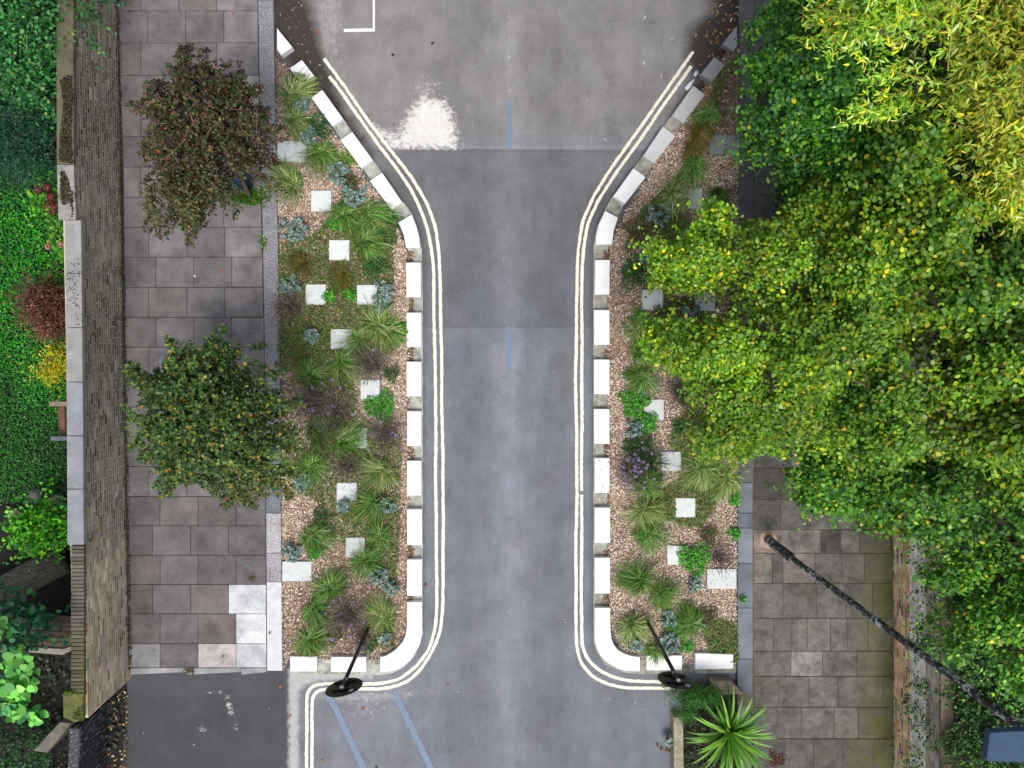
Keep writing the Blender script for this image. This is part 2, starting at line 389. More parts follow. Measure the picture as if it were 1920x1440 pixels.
structure(mesh_obj('parking_bay_mark', poly_w(w_, .004), [tuple(range(6))], None, M['whitepaint']))

# ------------------------------------------------------------------ planting beds (soil), kerb under the blocks
BEDL = [(516,100),(530,112),(572,168),(616,234),(670,310),(733,395),(745,420),(764,470),(768,600),(768,1180),(750,1215),(715,1236),(545,1236),(531,1262),(526,900),(521,500)]
BEDR = [(1386,60),(1386,300),(1384,700),(1382,1250),(1210,1240),(1170,1225),(1148,1185),(1140,1100),(1138,520),(1145,450),(1170,400),(1230,300),(1300,190),(1340,130),(1372,80)]
def soil_sheet(name, poly, z, rgb):
    v, f = grid(min(p[0] for p in poly) - 5, max(p[0] for p in poly) + 5, min(p[1] for p in poly) - 5, max(p[1] for p in poly) + 5, .06, z)
    x, y = PX(v); keep = inside(poly, x, y); ff = f[keep[f].all(1)]
    use = np.unique(ff); mp = -np.ones(len(v), int); mp[use] = np.arange(len(use)); v = v[use]
    nz = Nz(3, 2.2); v[:, 2] += .004 * nz(v)
    return structure(mesh_obj(name, v, mp[ff], A(*rgb), M['soil'], smooth=True))
soil_sheet('bed_soil', BEDL, .06, (150, 126, 108)); soil_sheet('bed_soil', BEDR, .06, (142, 120, 102))
KZ = .05
m = MB()
def strip_prism(mb, outer, inner, z0, z1, col):
    for i in range(len(outer) - 1):
        mb.prism([P(*q, z1)[:2] for q in (outer[i], outer[i + 1], inner[i + 1], inner[i])], z0, z1, col, .002)
KLo = [(628,201),(646,226),(702,303),(757,380),(774,402),(785,435),(791,470),(793,560),(793,1190),(779,1228),(760,1250),(737,1262),(713,1266),(600,1264),(545,1262)]
KLi = [(610,218),(628,244),(682,318),(737,394),(752,417),(762,450),(766,480),(768,560),(768,1180),(757,1208),(742,1222),(725,1232),(713,1236),(600,1236),(545,1236)]
strip_prism(m, KLo, KLi, -.02, KZ, A(170, 172, 162)); structure(m.build('kerb', M['concrete']))
m = MB()
KRo = [(1272,197),(1258,217),(1204,294),(1148,368),(1132,396),(1119,425),(1113,460),(1112,560),(1112,1196),(1118,1222),(1135,1246),(1163,1260),(1200,1264),(1380,1262)]
KRi = [(1294,213),(1280,233),(1226,308),(1170,383),(1158,408),(1145,440),(1140,470),(1139,560),(1139,1185),(1148,1211),(1168,1228),(1200,1238),(1240,1238),(1380,1238)]
strip_prism(m, KRo, KRi, -.02, KZ, A(156, 156, 144)); structure(m.build('kerb', M['concrete']))

BH = .17
blocks = [
 ('triangular white granite end block beside the grey kerb at the top of the left bed', [(519,52),(548,88),(527,103),(519,93)]),
 ('short white granite block set diagonally, just below the triangular one on the left bed', [(543,128),(566,112),(589,142),(567,156)]),
 ('long diagonal white granite block just below the short diagonal one on the left bed', [(583,183),(604,168),(643,222),(623,237)]),
 ('long diagonal white granite block level with the white spill on the road', [(638,262),(660,247),(699,300),(677,315)]),
 ('long diagonal white granite block on the left bed, next above the wedge-shaped curved one', [(693,339),(716,323),(754,379),(734,393)]),
 ('wedge-shaped white granite block with a curved outer side where the left bed turns straight', [(747,417),(772,402),(781,425),(786,445),(787,464),(761,464),(757,440)]),
 ('white granite block just below the curved wedge, first of the left straight row', [(761,492),(789,492),(789,557),(762,557)]),
 ('white granite block beside the largest pale green tussock of the left bed', [(762,586),(790,586),(790,650),(762,650)]),
 ('third white granite block down the straight row of the left bed, beside purple-grey dry stems', [(762,678),(790,678),(790,743),(762,743)]),
 ('white granite block with a few dark petals at its corner, left row', [(763,771),(790,771),(790,836),(763,836)]),
 ('fifth white granite block down the left row, beside an upright light green tussock', [(763,864),(790,864),(790,929),(763,929)]),
 ('white granite block in the left row, next above the one sprinkled with petals', [(763,955),(791,955),(791,1022),(763,1022)]),
 ('white granite block sprinkled with purple petals, directly above the left curved corner block', [(763,1049),(791,1049),(791,1117),(763,1117)]),
 ('long white granite corner block bending round the bottom of the left bed', [(763,1129),(791,1129),(791,1189),(787,1209),(777,1226),(769,1238),(759,1247),(748,1254),(736,1258),(713,1261),(713,1232),(723,1230),(732,1225),(741,1219),(749,1211),(756,1202),(760,1192),(763,1174)]),
 ('short white granite block at the bottom left corner, by the white slabs', [(544,1231),(594,1231),(594,1259),(544,1259)]),
 ('white granite block crossed by the pole of the left round sign', [(621,1232),(686,1232),(687,1260),(620,1260)]),
 ('triangular grey granite end block among fallen leaves at the top of the right bed', [(1382,47),(1355,82),(1376,95),(1383,86)]),
 ('short dull grey granite block among brown leaves near the top of the right bed', [(1340,106),(1360,122),(1336,153),(1314,139)]),
 ('pale grey granite block with the white plastic bottle lying at its upper end', [(1300,160),(1322,177),(1282,231),(1260,217)]),
 ('light grey diagonal granite block on the right bed, level with the grey stone landing slab', [(1243,237),(1267,255),(1227,306),(1206,292)]),
 ('brightest white diagonal granite block on the right bed, next above the curved wedge', [(1188,315),(1211,332),(1172,382),(1150,368)]),
 ('wedge-shaped white granite block with a curved outer side where the right bed turns straight', [(1135,395),(1159,408),(1151,432),(1148,458),(1117,458),(1118,440),(1123,420)]),
 ('white granite block just below the curved wedge, first of the right straight row', [(1116,487),(1144,487),(1143,552),(1115,552)]),
 ('second white granite block down the right row, left of two square slabs', [(1114,581),(1143,581),(1143,646),(1114,646)]),
 ('third white granite block down the right row, left of stacked grass tussocks', [(1114,674),(1143,674),(1143,739),(1114,739)]),
 ('white granite block in the right row, next above the one strewn with purple petals', [(1114,767),(1143,767),(1143,832),(1114,832)]),
 ('white granite block strewn with purple petals beside the purple-flowered plant', [(1115,859),(1143,859),(1143,924),(1115,924)]),
 ('white granite block in the right row, next below the one strewn with purple petals', [(1115,952),(1144,952),(1144,1018),(1115,1018)]),
 ('white granite block in the right row, directly above the long curved corner block', [(1115,1046),(1144,1046),(1144,1113),(1115,1113)]),
 ('long white granite corner block bending round the bottom of the right bed', [(1115,1140),(1144,1140),(1145,1185),(1147,1199),(1152,1211),(1160,1220),(1171,1226),(1184,1230),(1200,1232),(1200,1259),(1180,1258),(1164,1256),(1149,1249),(1137,1241),(1127,1231),(1121,1219),(1117,1208),(1115,1196)]),
 ('white granite block crossed by the pole of the right round sign', [(1212,1229),(1279,1229),(1279,1257),(1212,1257)]),
 ('white granite block at the bottom right corner of the right bed, by the grey kerb', [(1304,1225),(1375,1227),(1375,1254),(1304,1256)]),
]
petalspots = []
for i, (lab, q) in enumerate(blocks):
    w_ = poly_w(q, BH); c = w_.mean(0); c[2] = KZ
    t = 232 if not 16 <= i <= 19 else (140, 138, 172, 196)[i - 16]
    m = MB(); m.prism(w_[:, :2], KZ - .06, BH, A(t, t, t + 2, .88), .009)
    o = m.build('granite_block', M['granite'], origin=c); tag(o, lab, 'granite block', 'granite blocks along the bed edges')
    if i in (9, 12, 26): petalspots.append((w_, (6, 9, 34)[(9, 12, 26).index(i)]))
slabs = [
 ('oblong pale landing slab against the left kerb near the red-brown tree', 520, 264, 575, 303, 205),
 ('square pale stepping slab beside silvery plants, highest square of the left bed', 583, 357, 621, 396, 218),
 ('square pale stepping slab left of a dense green tussock, second highest, left bed', 617, 450, 655, 488, 222),
 ('square pale stepping slab in the left bed nearest the kerb, level with the silvery plant', 573, 533, 611, 571, 215),
 ('square pale stepping slab touching the blue-grey spurge in the left bed', 669, 534, 707, 571, 215),
 ('square stepping slab half covered by the largest tussock of the left bed', 620, 617, 660, 654, 200),
 ('square pale stepping slab in the middle of the left bed beside purple-grey dry stems', 676, 712, 712, 749, 216),
 ('square stepping slab strewn with purple petals in the left bed', 652, 803, 688, 840, 208),
 ('square pale stepping slab on bare bark chips, second lowest square, left bed', 631, 905, 669, 943, 212),
 ('dull square stepping slab partly under a tussock, lowest square of the left bed', 648, 1008, 684, 1045, 190),
 ('oblong pale blue-grey landing slab against the kerb near the bottom of the left bed', 529, 1053, 584, 1090, 205),
 ('oblong dark grey landing slab against the kerb near the top of the right bed', 1330, 253, 1387, 290, 132),
 ('square grey-white stepping slab beside the tussock, highest square of the right bed', 1281, 353, 1317, 391, 190),
 ('square pale stepping slab in the right bed left of the stained grey one', 1205, 543, 1243, 581, 210),
 ('stained grey square stepping slab under the edge of the lime green tree', 1303, 546, 1341, 583, 185),
 ('square pale stepping slab in the right bed beside bright green leaves', 1208, 749, 1245, 787, 208),
 ('square stepping slab in the right bed overhung by a spiky tussock', 1240, 847, 1277, 883, 195),
 ('square pale stepping slab on open bark chips in the right bed', 1267, 934, 1304, 970, 210),
 ('slightly skewed square stepping slab beside the bright green leafy clump of the right bed', 1250, 1022, 1285, 1059, 214),
 ('oblong pale landing slab sprinkled with petals against the right kerb', 1326, 1067, 1381, 1104, 205),
]
for i, (lab, x0, y0, x1, y1, t) in enumerate(slabs):
    z = .115; q = [(x0, y0), (x1, y0 + (3 if i == 18 else 0)), (x1 - (6 if i == 18 else 0), y1), (x0 + (2 if i == 18 else 0), y1)]
    w_ = poly_w(q, z); c = w_.mean(0); c[2] = .06
    m = MB(); m.prism(w_[:, :2], .03, z, A(t - 5, t, t + 1, .84), .006)
    o = m.build('stepping_slab', M['slab'], origin=c); tag(o, lab, 'stone slab', 'stone slabs in the planting beds')
    if i in (7, 19): petalspots.append((w_, 34 if i == 7 else 18))

# ------------------------------------------------------------------ pavements
PZ = .12
def flags(name, rects, mat, base_z=PZ - .01, gap=.9, bev=.004):
    m = MB()
    for q, col in rects:
        c = np.mean(q, 0)
        qq = [((x - c[0]) * (1 - gap / max(abs(x - c[0]), 6) * .5) + c[0], (y - c[1]) * (1 - gap / max(abs(y - c[1]), 6) * .5) + c[1]) for x, y in q]
        zz = PZ + random.uniform(-.002, .002)
        m.prism([P(a, b, PZ)[:2] for a, b in qq], base_z - .03, zz, col, bev)
    return structure(m.build(name, mat))
sheet('pavement_bed', [(217, -120), (222, 300), (232, 700), (240, 1262), (529, 1258), (526, 900), (516, 300), (511, -120)], PZ - .016, A(62, 64, 52), M['soil'])
ys = [-96, -38, 20, 80, 141, 198, 256, 313, 370, 426, 482, 539, 595, 651, 707, 763, 819, 875, 931, 986, 1041, 1096, 1151, 1207, 1252]
def xl(y): return np.interp(y, [0, 300, 700, 1275], [219, 231, 234, 242])
def xk(y): return np.interp(y, [0, 470, 650, 1250], [483, 492, 496, 500])
rects = []; rr = np.random.default_rng(5)
for i in range(len(ys) - 1):
    y0, y1 = ys[i], ys[i + 1]; off = (286 if i % 2 else 300) if y0 >= 930 else ((279 if i % 2 else 292) if y0 > 400 else (264 if i % 2 else 277))
    if y0 == 1207: off = 300
    xs = [xl(y0)] + [off + k * 71.3 for k in range(4) if off + k * 71.3 < xk(y0) - 12] + [xk(y0)]
    for k in range(len(xs) - 1):
        t = rr.normal(108, 3.2) + (13 if k == len(xs) - 2 and y0 < 720 else 0) - (6 if k == 0 else 0) - (11 if y0 > 900 else 0)
        wm = rr.normal(0, 1.2); col = (t + 3 + wm, t - 2, t - 1 - wm)
        if k >= 3 and (y0 == 141 or y0 == 198): col = (150, 146, 134)
        if y0 == 1096 and k == len(xs) - 2: col = (190, 193, 198)
        if y0 == 1151 and k == len(xs) - 2: col = (202, 203, 207)
        if y0 == 1207 and k == len(xs) - 2: col = (180, 181, 184)
        if y0 == 1207 and k == len(xs) - 3: col = (176, 170, 168)
        if y0 == 1207 and k == 0: col = (128, 128, 130)
        dx0 = 0 if k else xl(y1) - xl(y0)
        rects.append(([(xs[k], y0), (xs[k + 1], y0), (xs[k + 1], y1), (xs[k] + dx0, y1)], A(*col)))
flags('pavement', rects, M['flag'])
def kerbline(name, x0f, x1f, ys, colf, mat, z=PZ):
    m = MB()
    for a, b in zip(ys[:-1], ys[1:]):
        q = [(x0f(a), a + .4), (x1f(a), a + .4), (x1f(b), b - .4), (x0f(b), b - .4)]
        m.prism([P(s, t, z)[:2] for s, t in q], -.03, z + .003, colf(a), .005)
    return structure(m.build(name, mat))
kx0 = lambda y: np.interp(y, [0, 470, 650, 1250], [484, 493, 497, 501])
kx1 = lambda y: np.interp(y, [0, 300, 500, 700, 900, 1250], [512, 518, 522, 525, 526, 529])
kerbline('pavement_kerb', kx0, kx1, [-120, 0, 290, 570, 835, 900, 962], lambda y: A(150, 148, 154) if y != 900 and y != 835 else A(118, 124, 136), M['kerb'])
kerbline('pavement_kerb', kx0, kx1, [962, 1037, 1091], lambda y: A(188, 186, 190) if y == 962 else A(170, 166, 172), M['kerb'])
kerbline('pavement_kerb', kx0, kx1, [1091, 1258], lambda y: A(206, 206, 210), M['slab'])
m = MB()
for a, b in ((244, 350), (350, 452), (452, 500)):
    m.prism([P(s, t, PZ)[:2] for s, t in ((a + .4, 1253), (b - .4, 1252), (b - .4, 1260), (a + .4, 1265))], -.03, PZ + .002, A(146, 146, 148), .004)
structure(m.build('pavement_kerb', M['flag']))
# right pavement
sheet('pavement_bed', [(1386, -120), (1383, 1320), (1410, 1330), (1420, 1560), (1678, 1560), (1673, 900), (1673, -120)], PZ - .016, A(104, 102, 84), M['soil'])
rows = [(-100, -10), (-10, 45), (45, 140), (140, 215), (215, 293), (293, 365), (365, 430), (430, 500), (500, 560), (560, 628), (628, 700), (700, 760), (760, 820), (820, 877)]
rects = []
for y0, y1 in rows:
    x = 1414
    while x < 1672:
        x2 = min(x + rr.uniform(45, 75), 1673); x2 = 1673 if 1673 - x2 < 22 else x2
        t = rr.normal(84, 6); rects.append(([(x, y0), (x2, y0), (x2, y1), (x, y1)], A(t + 1, t, t))); x = x2
def row(y0, y1, xs, tones=None):
    for k in range(len(xs) - 1):
        t = rr.normal(80, 6) if tones is None or tones[k] is None else tones[k]
        x0, x1 = xs[k], xs[k + 1]
        gcol = t if isinstance(t, tuple) else (t + 1, t - 2, t - 6)
        rects.append(([(x0, y0), (x1, y0), (x1, y1), (x0, y1)], A(*gcol) * .84))
row(877, 936, [1413, 1463, 1515, 1560, 1610, 1673])
row(936, 993, [1413, 1463, 1517, 1607, 1673], [92, 92, 104, 78])
row(993, 1037, [1413, 1461, 1539, 1577, 1612, 1673], [(142, 124, 110), (122, 116, 110), None, 108, None])
row(1037, 1094, [1413, 1448, 1468, 1528, 1578, 1621, 1673], [(120, 112, 102), None, (120, 110, 106), 98, 100, None])
row(1094, 1159, [1413, 1468, 1531, 1586, 1636, 1673], [104, 98, 104, 98, 80])
row(1159, 1221, [1413, 1450, 1485, 1513, 1557, 1589, 1627, 1673], [102, 98, 112, 114, 106, 102, 96])
row(1221, 1268, [1413, 1483, 1542, 1606, 1673], [98, (136, 132, 126), 104, 100])
row(1268, 1326, [1413, 1460, 1517, 1571, 1655, 1673], [94, 98, 108, 98, 96])
row(1326, 1385, [1413, 1458, 1503, 1564, 1609, 1673], [90, 98, 108, 112, 90])
row(1385, 1450, [1413, 1470, 1525, 1580, 1638, 1673])
row(1450, 1510, [1413, 1480, 1545, 1600, 1673]); row(1510, 1560, [1413, 1490, 1560, 1673])
flags('pavement', rects, M['flagold'], gap=1.0, bev=.008)
rk0 = lambda y: np.interp(y, [0, 700, 1300], [1388, 1385, 1383]); rk1 = lambda y: np.interp(y, [0, 700, 1300], [1414, 1411, 1411])
kerbline('pavement_kerb', rk0, rk1, [-120, 45, 280, 480, 640, 800, 905], lambda y: A(92, 92, 94), M['kerbblue'])
kerbline('pavement_kerb', rk0, rk1, [905, 962, 990, 1056, 1140, 1236, 1300], lambda y: A(*random.choice([(112, 118, 128), (122, 128, 138), (104, 110, 122)])), M['kerbblue'])

# ------------------------------------------------------------------ brick walls (every brick modelled)
def brick_wall(p0, p1, z0, z1, depth, away, colf, name, parent, bl=.225, bh=.075, j=.016, gapprob=0):
    p0 = np.array(p0[:2]); p1 = np.array(p1[:2]); L = np.linalg.norm(p1 - p0); u = (p1 - p0) / L; nn = np.array(away)
    core = MB(); q0 = p0 + nn * .0022; q1 = p1 + nn * .0022
    core.prism([q0, q1, q1 + nn * (depth - .02), q0 + nn * (depth - .02)], z0, z1 - .004, A(196, 192, 180), .001)
    core.build('mortar_core', M['mortar'], parent)
    m = MB(); ncr = int(round((z1 - z0) / bh)); q = np.random.default_rng(9)
    for r in range(ncr):
        s = -bl * (.5 if r % 2 else 0) + q.uniform(-.02, .02)
        k = 0
        while s < L:
            ln = bl if (k % 2 == 0) else bl * .5 + .004 if (r % 3 == 0) else bl
            a, b = max(s + j / 2, 0), min(s + ln - j / 2, L); k += 1; s += ln
            if b - a < .03: continue
            off = q.normal(0, .0006); zz0 = z0 + r * bh + j * .5; zz1 = zz0 + bh - j
            A0 = p0 + u * a + nn * off; B0 = p0 + u * b + nn * off; A1 = p0 + u * a + nn * .02; B1 = p0 + u * b + nn * .02
            vs = [(*A0, zz0), (*B0, zz0), (*B0, zz1), (*A0, zz1), (*A1, zz0), (*B1, zz0), (*B1, zz1), (*A1, zz1)]
            m.add(vs, [(0, 1, 2, 3), (3, 2, 6, 7), (0, 4, 5, 1), (0, 3, 7, 4), (1, 5, 6, 2)], colf(q, (zz0 - z0) / (z1 - z0), (*((A0 + B0) / 2), zz0)))
    return m.build(name, M['redbrick'] if gapprob else M['brick'], parent)
WT = 1.54
nzw = Nz(21, .5)
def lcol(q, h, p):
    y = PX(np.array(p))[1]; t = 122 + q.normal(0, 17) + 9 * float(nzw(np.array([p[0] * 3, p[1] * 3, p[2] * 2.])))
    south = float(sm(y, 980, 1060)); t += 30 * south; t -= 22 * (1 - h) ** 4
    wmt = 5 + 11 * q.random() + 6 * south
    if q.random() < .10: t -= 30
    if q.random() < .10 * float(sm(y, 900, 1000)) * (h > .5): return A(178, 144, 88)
    return A(t + wmt * .7 + 3, t + 1, t - wmt * 1.1 - 3) * 1.3  # brick colour raised to make up for the face getting little sun
wl0 = P(217, -110, PZ); wl1 = P(241, 1276, PZ)
wallL = thing('garden_wall', (wl1[0] - .15, wl1[1] * .2, 0), 'long weathered tan and grey brick garden wall with stone coping beside the left pavement', 'wall')
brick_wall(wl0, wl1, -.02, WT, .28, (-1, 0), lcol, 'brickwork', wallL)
zc = WT + .085
def coping(x0a, x1a, ya, x0b, x1b, yb, col, mat, lab=None):
    m = MB(); w_ = [P(x0a, ya + .5, zc), P(x1a, ya + .5, zc), P(x1b, yb - .5, zc), P(x0b, yb - .5, zc)]
    m.prism([p[:2] for p in w_], WT + .002, zc, A(*col), .008)
    o = m.build('coping_stone', mat, wallL)
    if lab: o['label'] = lab
coping(105, 137, -110, 106, 138, 308, (104, 96, 76), M['mosscoping'], 'long coping stone covered with brown moss')
coping(106, 138, 308, 109, 142, 412, (150, 148, 142), M['mosscoping'], 'coping stone with dark moss patches')
for a, b in ((412, 512), (512, 614), (614, 716), (716, 817), (817, 917), (917, 1022)):
    fx = lambda y: np.interp(y, [412, 800, 1022], [121, 125, 126])
    coping(fx(a), fx(a) + 30.5, a, fx(b), fx(b) + 30.5, b, (150, 150, 148) if a < 700 else (140, 142, 150), M['coping'])
m = MB(); y = 1023.; q = random.Random(4)
while y < 1300:
    dv = q.uniform(-13, 13); c = A(*[v_ + dv for v_ in ((98, 92, 80) if y < 1200 else (84, 82, 56))])
    h = 7.3 + q.uniform(-.4, .4); sx = q.uniform(-1, 1)
    m.prism([P(a, b, zc)[:2] for a, b in ((133 + sx, y + .5), (157 + sx * .3, y + .5), (157 + sx * .3, y + h - .5), (133 + sx, y + h - .5))], WT - .002, zc, c, .006); y += h
m.build('brick_coping', M['brick'], wallL)
m = MB(); m.prism([P(a, b, zc)[:2] for a, b in ((118, 1296), (156, 1300), (155, 1350), (140, 1354), (119, 1345))], WT - .2, zc + .02, A(96, 100, 52), .02)
o = m.build('pier_cap', stone('mossy_cap', .4, 40, 6, .95, moss=1, mosscol=(88, 110, 20)), wallL); o['label'] = 'mossy green end cap of the wall'

# lower dark flint wall past the end, and timber rail
fl = thing('flint_wall', P(195, 1400, 0), 'low dark tarred wall with pale scratches running on past the end of the brick wall', 'wall')
m = MB(); b0 = P(207, 1312, 0); b1 = P(192, 1600, 0)
m.prism([b0[:2], b1[:2], b1[:2] - np.array([.22, 0]), b0[:2] - np.array([.22, 0])], -.05, 1.05, A(46, 46, 50), .02)
m.build('wall_body', stone('dark_flint', .6, 14, 30, .5, bstr=.8), fl)
def flintmat():
    m, ns, ls, b = newmat('tarred_flint')
    pos = N(ns, 'ShaderNodeNewGeometry').outputs['Position']
    mp = N(ns, 'ShaderNodeMapping'); mp.inputs['Scale'].default_value = (1, 1, .35); ls.new(pos, mp.inputs[0])
    k = ramp(ns, ls, noise(ns, ls, 22, 3, .7, mp.outputs[0]), .56, .64)
    ls.new(mix(ns, ls, k, A(30, 31, 38), A(128, 132, 140)), b.inputs['Base Color']); b.inputs['Roughness'].default_value = .55
    bump(ns, ls, b, noise(ns, ls, 22, 3, .7, mp.outputs[0]), .8, .02); return m
fl.children[0].data.materials[0] = flintmat()

# right wall: red-brown brick, whitewashed band, brown top
def rcol(q, h, p):
    if h < .42:
        c = q.choice(4, p=[.45, .25, .2, .1]); b_ = ((196, 156, 104), (206, 178, 148), (170, 126, 88), (112, 98, 92))[c]
        return np.minimum(A(*[v_ + q.normal(0, 11) for v_ in b_]) * 1.45, .8)  # brick and white band colours brightened in place of sun on this face
    if h < .72: t = q.normal(232, 14); return np.minimum(A(t + 6, t - 2, t - 10) * 1.1, .85)
    t = q.normal(158, 20); return A(t + 12, t, t - 14)
wr0 = P(1673, -110, PZ); wr1 = P(1678, 1570, PZ)
wallR = thing('brick_wall', (wr0[0] + .15, 0, 0), 'orange-brown brick wall with a whitened band beside the right pavement, half under the trees', 'wall')
brick_wall(wr0, wr1, -.02, 1.60, .26, (1, 0), rcol, 'brickwork', wallR, gapprob=1)
m = MB(); m.prism([(wr0[0] - .005, wr0[1]), (wr1[0] - .005, wr1[1]), (wr1[0] + .25, wr1[1]), (wr0[0] + .25, wr0[1])], 1.602, 1.66, A(112, 100, 84), .01)
m.build('coping', M['coping'], wallR)

# ------------------------------------------------------------------ leaves
def nrmz(a): return a / np.maximum(np.linalg.norm(a, axis=1, keepdims=True), 1e-9)
SHAPES = {'round': [(0, 0), (.22, .36), (.55, .46), (.85, .28), (1, 0), (.85, -.28), (.55, -.46), (.22, -.36)],
          'oval': [(0, 0), (.3, .3), (.68, .27), (1, 0), (.68, -.27), (.3, -.3)],
          'broad': [(0, 0), (.14, .24), (.42, .36), (.74, .24), (1, 0), (.74, -.24), (.42, -.36), (.14, -.24)],
         'lance': [(0, 0), (.3, .12), (.65, .1), (1, 0), (.65, -.1), (.3, -.12)],
          'chip': [(0, .3), (.9, .34), (1, -.28), (.1, -.3)]}
def leaf_mesh(pos, axis, up, size, cols, shape, rr_, curl=.12):
    axis = nrmz(axis); side = nrmz(np.cross(up, axis)); nn = nrmz(np.cross(axis, side))
    sh = np.array(SHAPES[shape]); n, k = len(pos), len(sh)
    size = np.broadcast_to(size, (n,))[:, None, None]
    u = sh[:, 0][None, :, None]; v = sh[:, 1][None, :, None]
    V = pos[:, None] + size * (axis[:, None] * u + side[:, None] * v + nn[:, None] * (np.abs(v) * .35 - curl * u * u))
    F = np.arange(n * k).reshape(n, k)
    return V.reshape(-1, 3), F, np.repeat(cols, k, 0)
def pal(rs, n, palette, jit=.12, gain=1.0, sat=1.0):
    """palette: [(weight, rgb)] -> n surface colours"""
    wts = np.array([p[0] for p in palette], float); wts /= wts.sum()
    c = np.array([A(*p[1], .8) for p in palette])[rs.choice(len(palette), n, p=wts)] * gain
    g_ = c.mean(1, keepdims=True); c = np.maximum(g_ + (c - g_) * sat, .004)
    return np.clip(c * (1 + rs.normal(0, jit, (n, 1))) * (1 + rs.normal(0, jit * .3, (n, 3))), .003, .9)
def shoots(rs, org, dirs, length, per, spread=1.0):
    """leaves set alternately along shoots -> positions, axes, shoot index"""
    n = len(org); t = (np.arange(per) + .5) / per
    t = np.clip(t[None] + rs.normal(0, .04, (n, per)), 0, 1.02)
    L = length[:, None, None]
    pos = org[:, None] + dirs[:, None] * t[..., None] * L
    pos[..., 2] -= (t ** 2) * length[:, None] * .18
    side = nrmz(np.cross(dirs, np.array([[0, 0, 1.]])))[:, None] * np.where(np.arange(per) % 2, 1, -1)[None, :, None]
    ax = dirs[:, None] * .7 + side * spread + rs.normal(0, .35, (n, per, 3))
    return pos.reshape(-1, 3), ax.reshape(-1, 3), np.repeat(np.arange(n), per)
def crown(name, parent, poly, z0, ztop, thick, n_sh, per, size, palette, shape='round', seed=1, slen=(.35, .8), holes=(), clump=.9, thr=-.35, dirbias=None, tilt=.62, wood=None, outward=.6, regional=None, spread=1.0, domeR=1.2, rough=.16, gain=1.45, spray=.0, branchy=None):
    rs = np.random.default_rng(seed); W = poly_w(poly, (z0 + ztop) / 2)[:, :2]
    lo, hi = W.min(0), W.max(0); pts = []
    nz = Nz(seed + 50, clump * 1.3); nz2 = Nz(seed + 90, .9); nz3 = Nz(seed + 70, 2.6); got = 0; cen = W.mean(0); out = []
    while got < n_sh:
        q = rs.uniform(lo, hi, (n_sh, 2)); ok = inside(W, q[:, 0], q[:, 1]); q = q[ok]
        d = edge_dist(W, q[:, 0], q[:, 1]); dome = np.sqrt(np.clip(1 - (1 - np.minimum(d / domeR, 1)) ** 2, 0, 1))
        b = nz2(np.column_stack([q, np.zeros(len(q))]))
        zt = z0 + (ztop - z0) * dome + b * .2 + rough * nz3(np.column_stack([q, np.zeros(len(q))]))
        z = zt - rs.power(1.6, len(q)) * 0 - rs.beta(1, 2.2, len(q)) * thick * (.35 + .65 * dome)
        p = np.column_stack([q, z]); val = nz(p * np.array([1.6, 1.6, 1.6])) * .7 + .6 * nz3(p)
        hx, hy = PX(p); k = (val > thr) | (rs.random(len(q)) < .12); thr -= .02
        for (cx, cy, r) in holes: k &= ((hx - cx) ** 2 + (hy - cy) ** 2 > (r * rs.uniform(.8, 1.25, len(q))) ** 2)
        out.append(p[k]); got += k.sum()
    p = np.concatenate(out)[:n_sh]; brd = None
    if branchy:                                     # shoots sit along limbs that run out to the rim
        hub = P(*branchy[0], 2.3)[:2]; n0 = len(W); tips = []; wts_ = []
        for i in range(n0):
            for f_ in (0, .5): tips.append((W[i] * (1 - f_) + W[(i + 1) % n0] * f_ - hub) * (1.03 if f_ == 0 else .9) * rs.uniform(.9, 1.06) + hub); wts_.append(1)
        for i in range(branchy[1]): tips.append((W[rs.integers(n0)] - hub) * rs.uniform(.35, .8) + hub); wts_.append(.9)
        tips = np.array(tips); wts_ = np.array(wts_) * np.linalg.norm(tips - hub, axis=1); bi = rs.choice(len(tips), n_sh, p=wts_ / wts_.sum())
        t_ = rs.beta(1.7, 1.0, n_sh); v_ = tips[bi] - hub; Lb = np.linalg.norm(v_, axis=1); un = v_ / Lb[:, None]; bend = (rs.normal(0, .14, len(tips)))[bi]
        lat = rs.normal(0, 1, n_sh) * .13 * (1.25 - t_) + bend * np.sin(t_ * 3.1)
        q = hub + v_ * t_[:, None] + np.column_stack([-un[:, 1], un[:, 0]]) * lat[:, None]
        hz_ = rs.uniform(-.25, .25, len(tips))[bi]
        z = ztop - (ztop - z0) * t_ ** 2.2 + hz_ * (.3 + t_) - rs.beta(1, 2.5, n_sh) * thick * (1 - t_ * .75)
        p = np.column_stack([q, z]); brd = np.column_stack([un, np.zeros(n_sh)]); bcol = (1 + .2 * rs.normal(size=len(tips))).clip(.6, 1.5)[bi]
        hx, hy = PX(p); k = np.ones(n_sh, bool)
        for (cx, cy, r) in holes: k &= (hx - cx) ** 2 + (hy - cy) ** 2 > r * r
        p, brd, bcol = p[k], brd[k], bcol[k]
    o2 = p[:, :2] - cen; d = np.column_stack([nrmz(o2) * outward, np.full(len(p), .15)]) + rs.normal(0, .5, (len(p), 3)) * np.array([1, 1, .5])
    if dirbias is not None: d += np.array(dirbias)
    fa = 1.3 * nz2(p * [1, 1, 0] + 7); d[:, :2] = np.column_stack([d[:, 0] * np.cos(fa * .4) - d[:, 1] * np.sin(fa * .4), d[:, 0] * np.sin(fa * .4) + d[:, 1] * np.cos(fa * .4)])
    d[:, :2] += np.column_stack([np.cos(fa * 2), np.sin(fa * 2)]) * .35
    if brd is not None: d = brd * 1.0 + rs.normal(0, .42, (len(p), 3)) * [1, 1, .5]
    L = rs.uniform(*slen, len(p)); ed = edge_dist(W, p[:, 0], p[:, 1]); sp_ = (ed < .35) & (rs.random(len(p)) < spray)
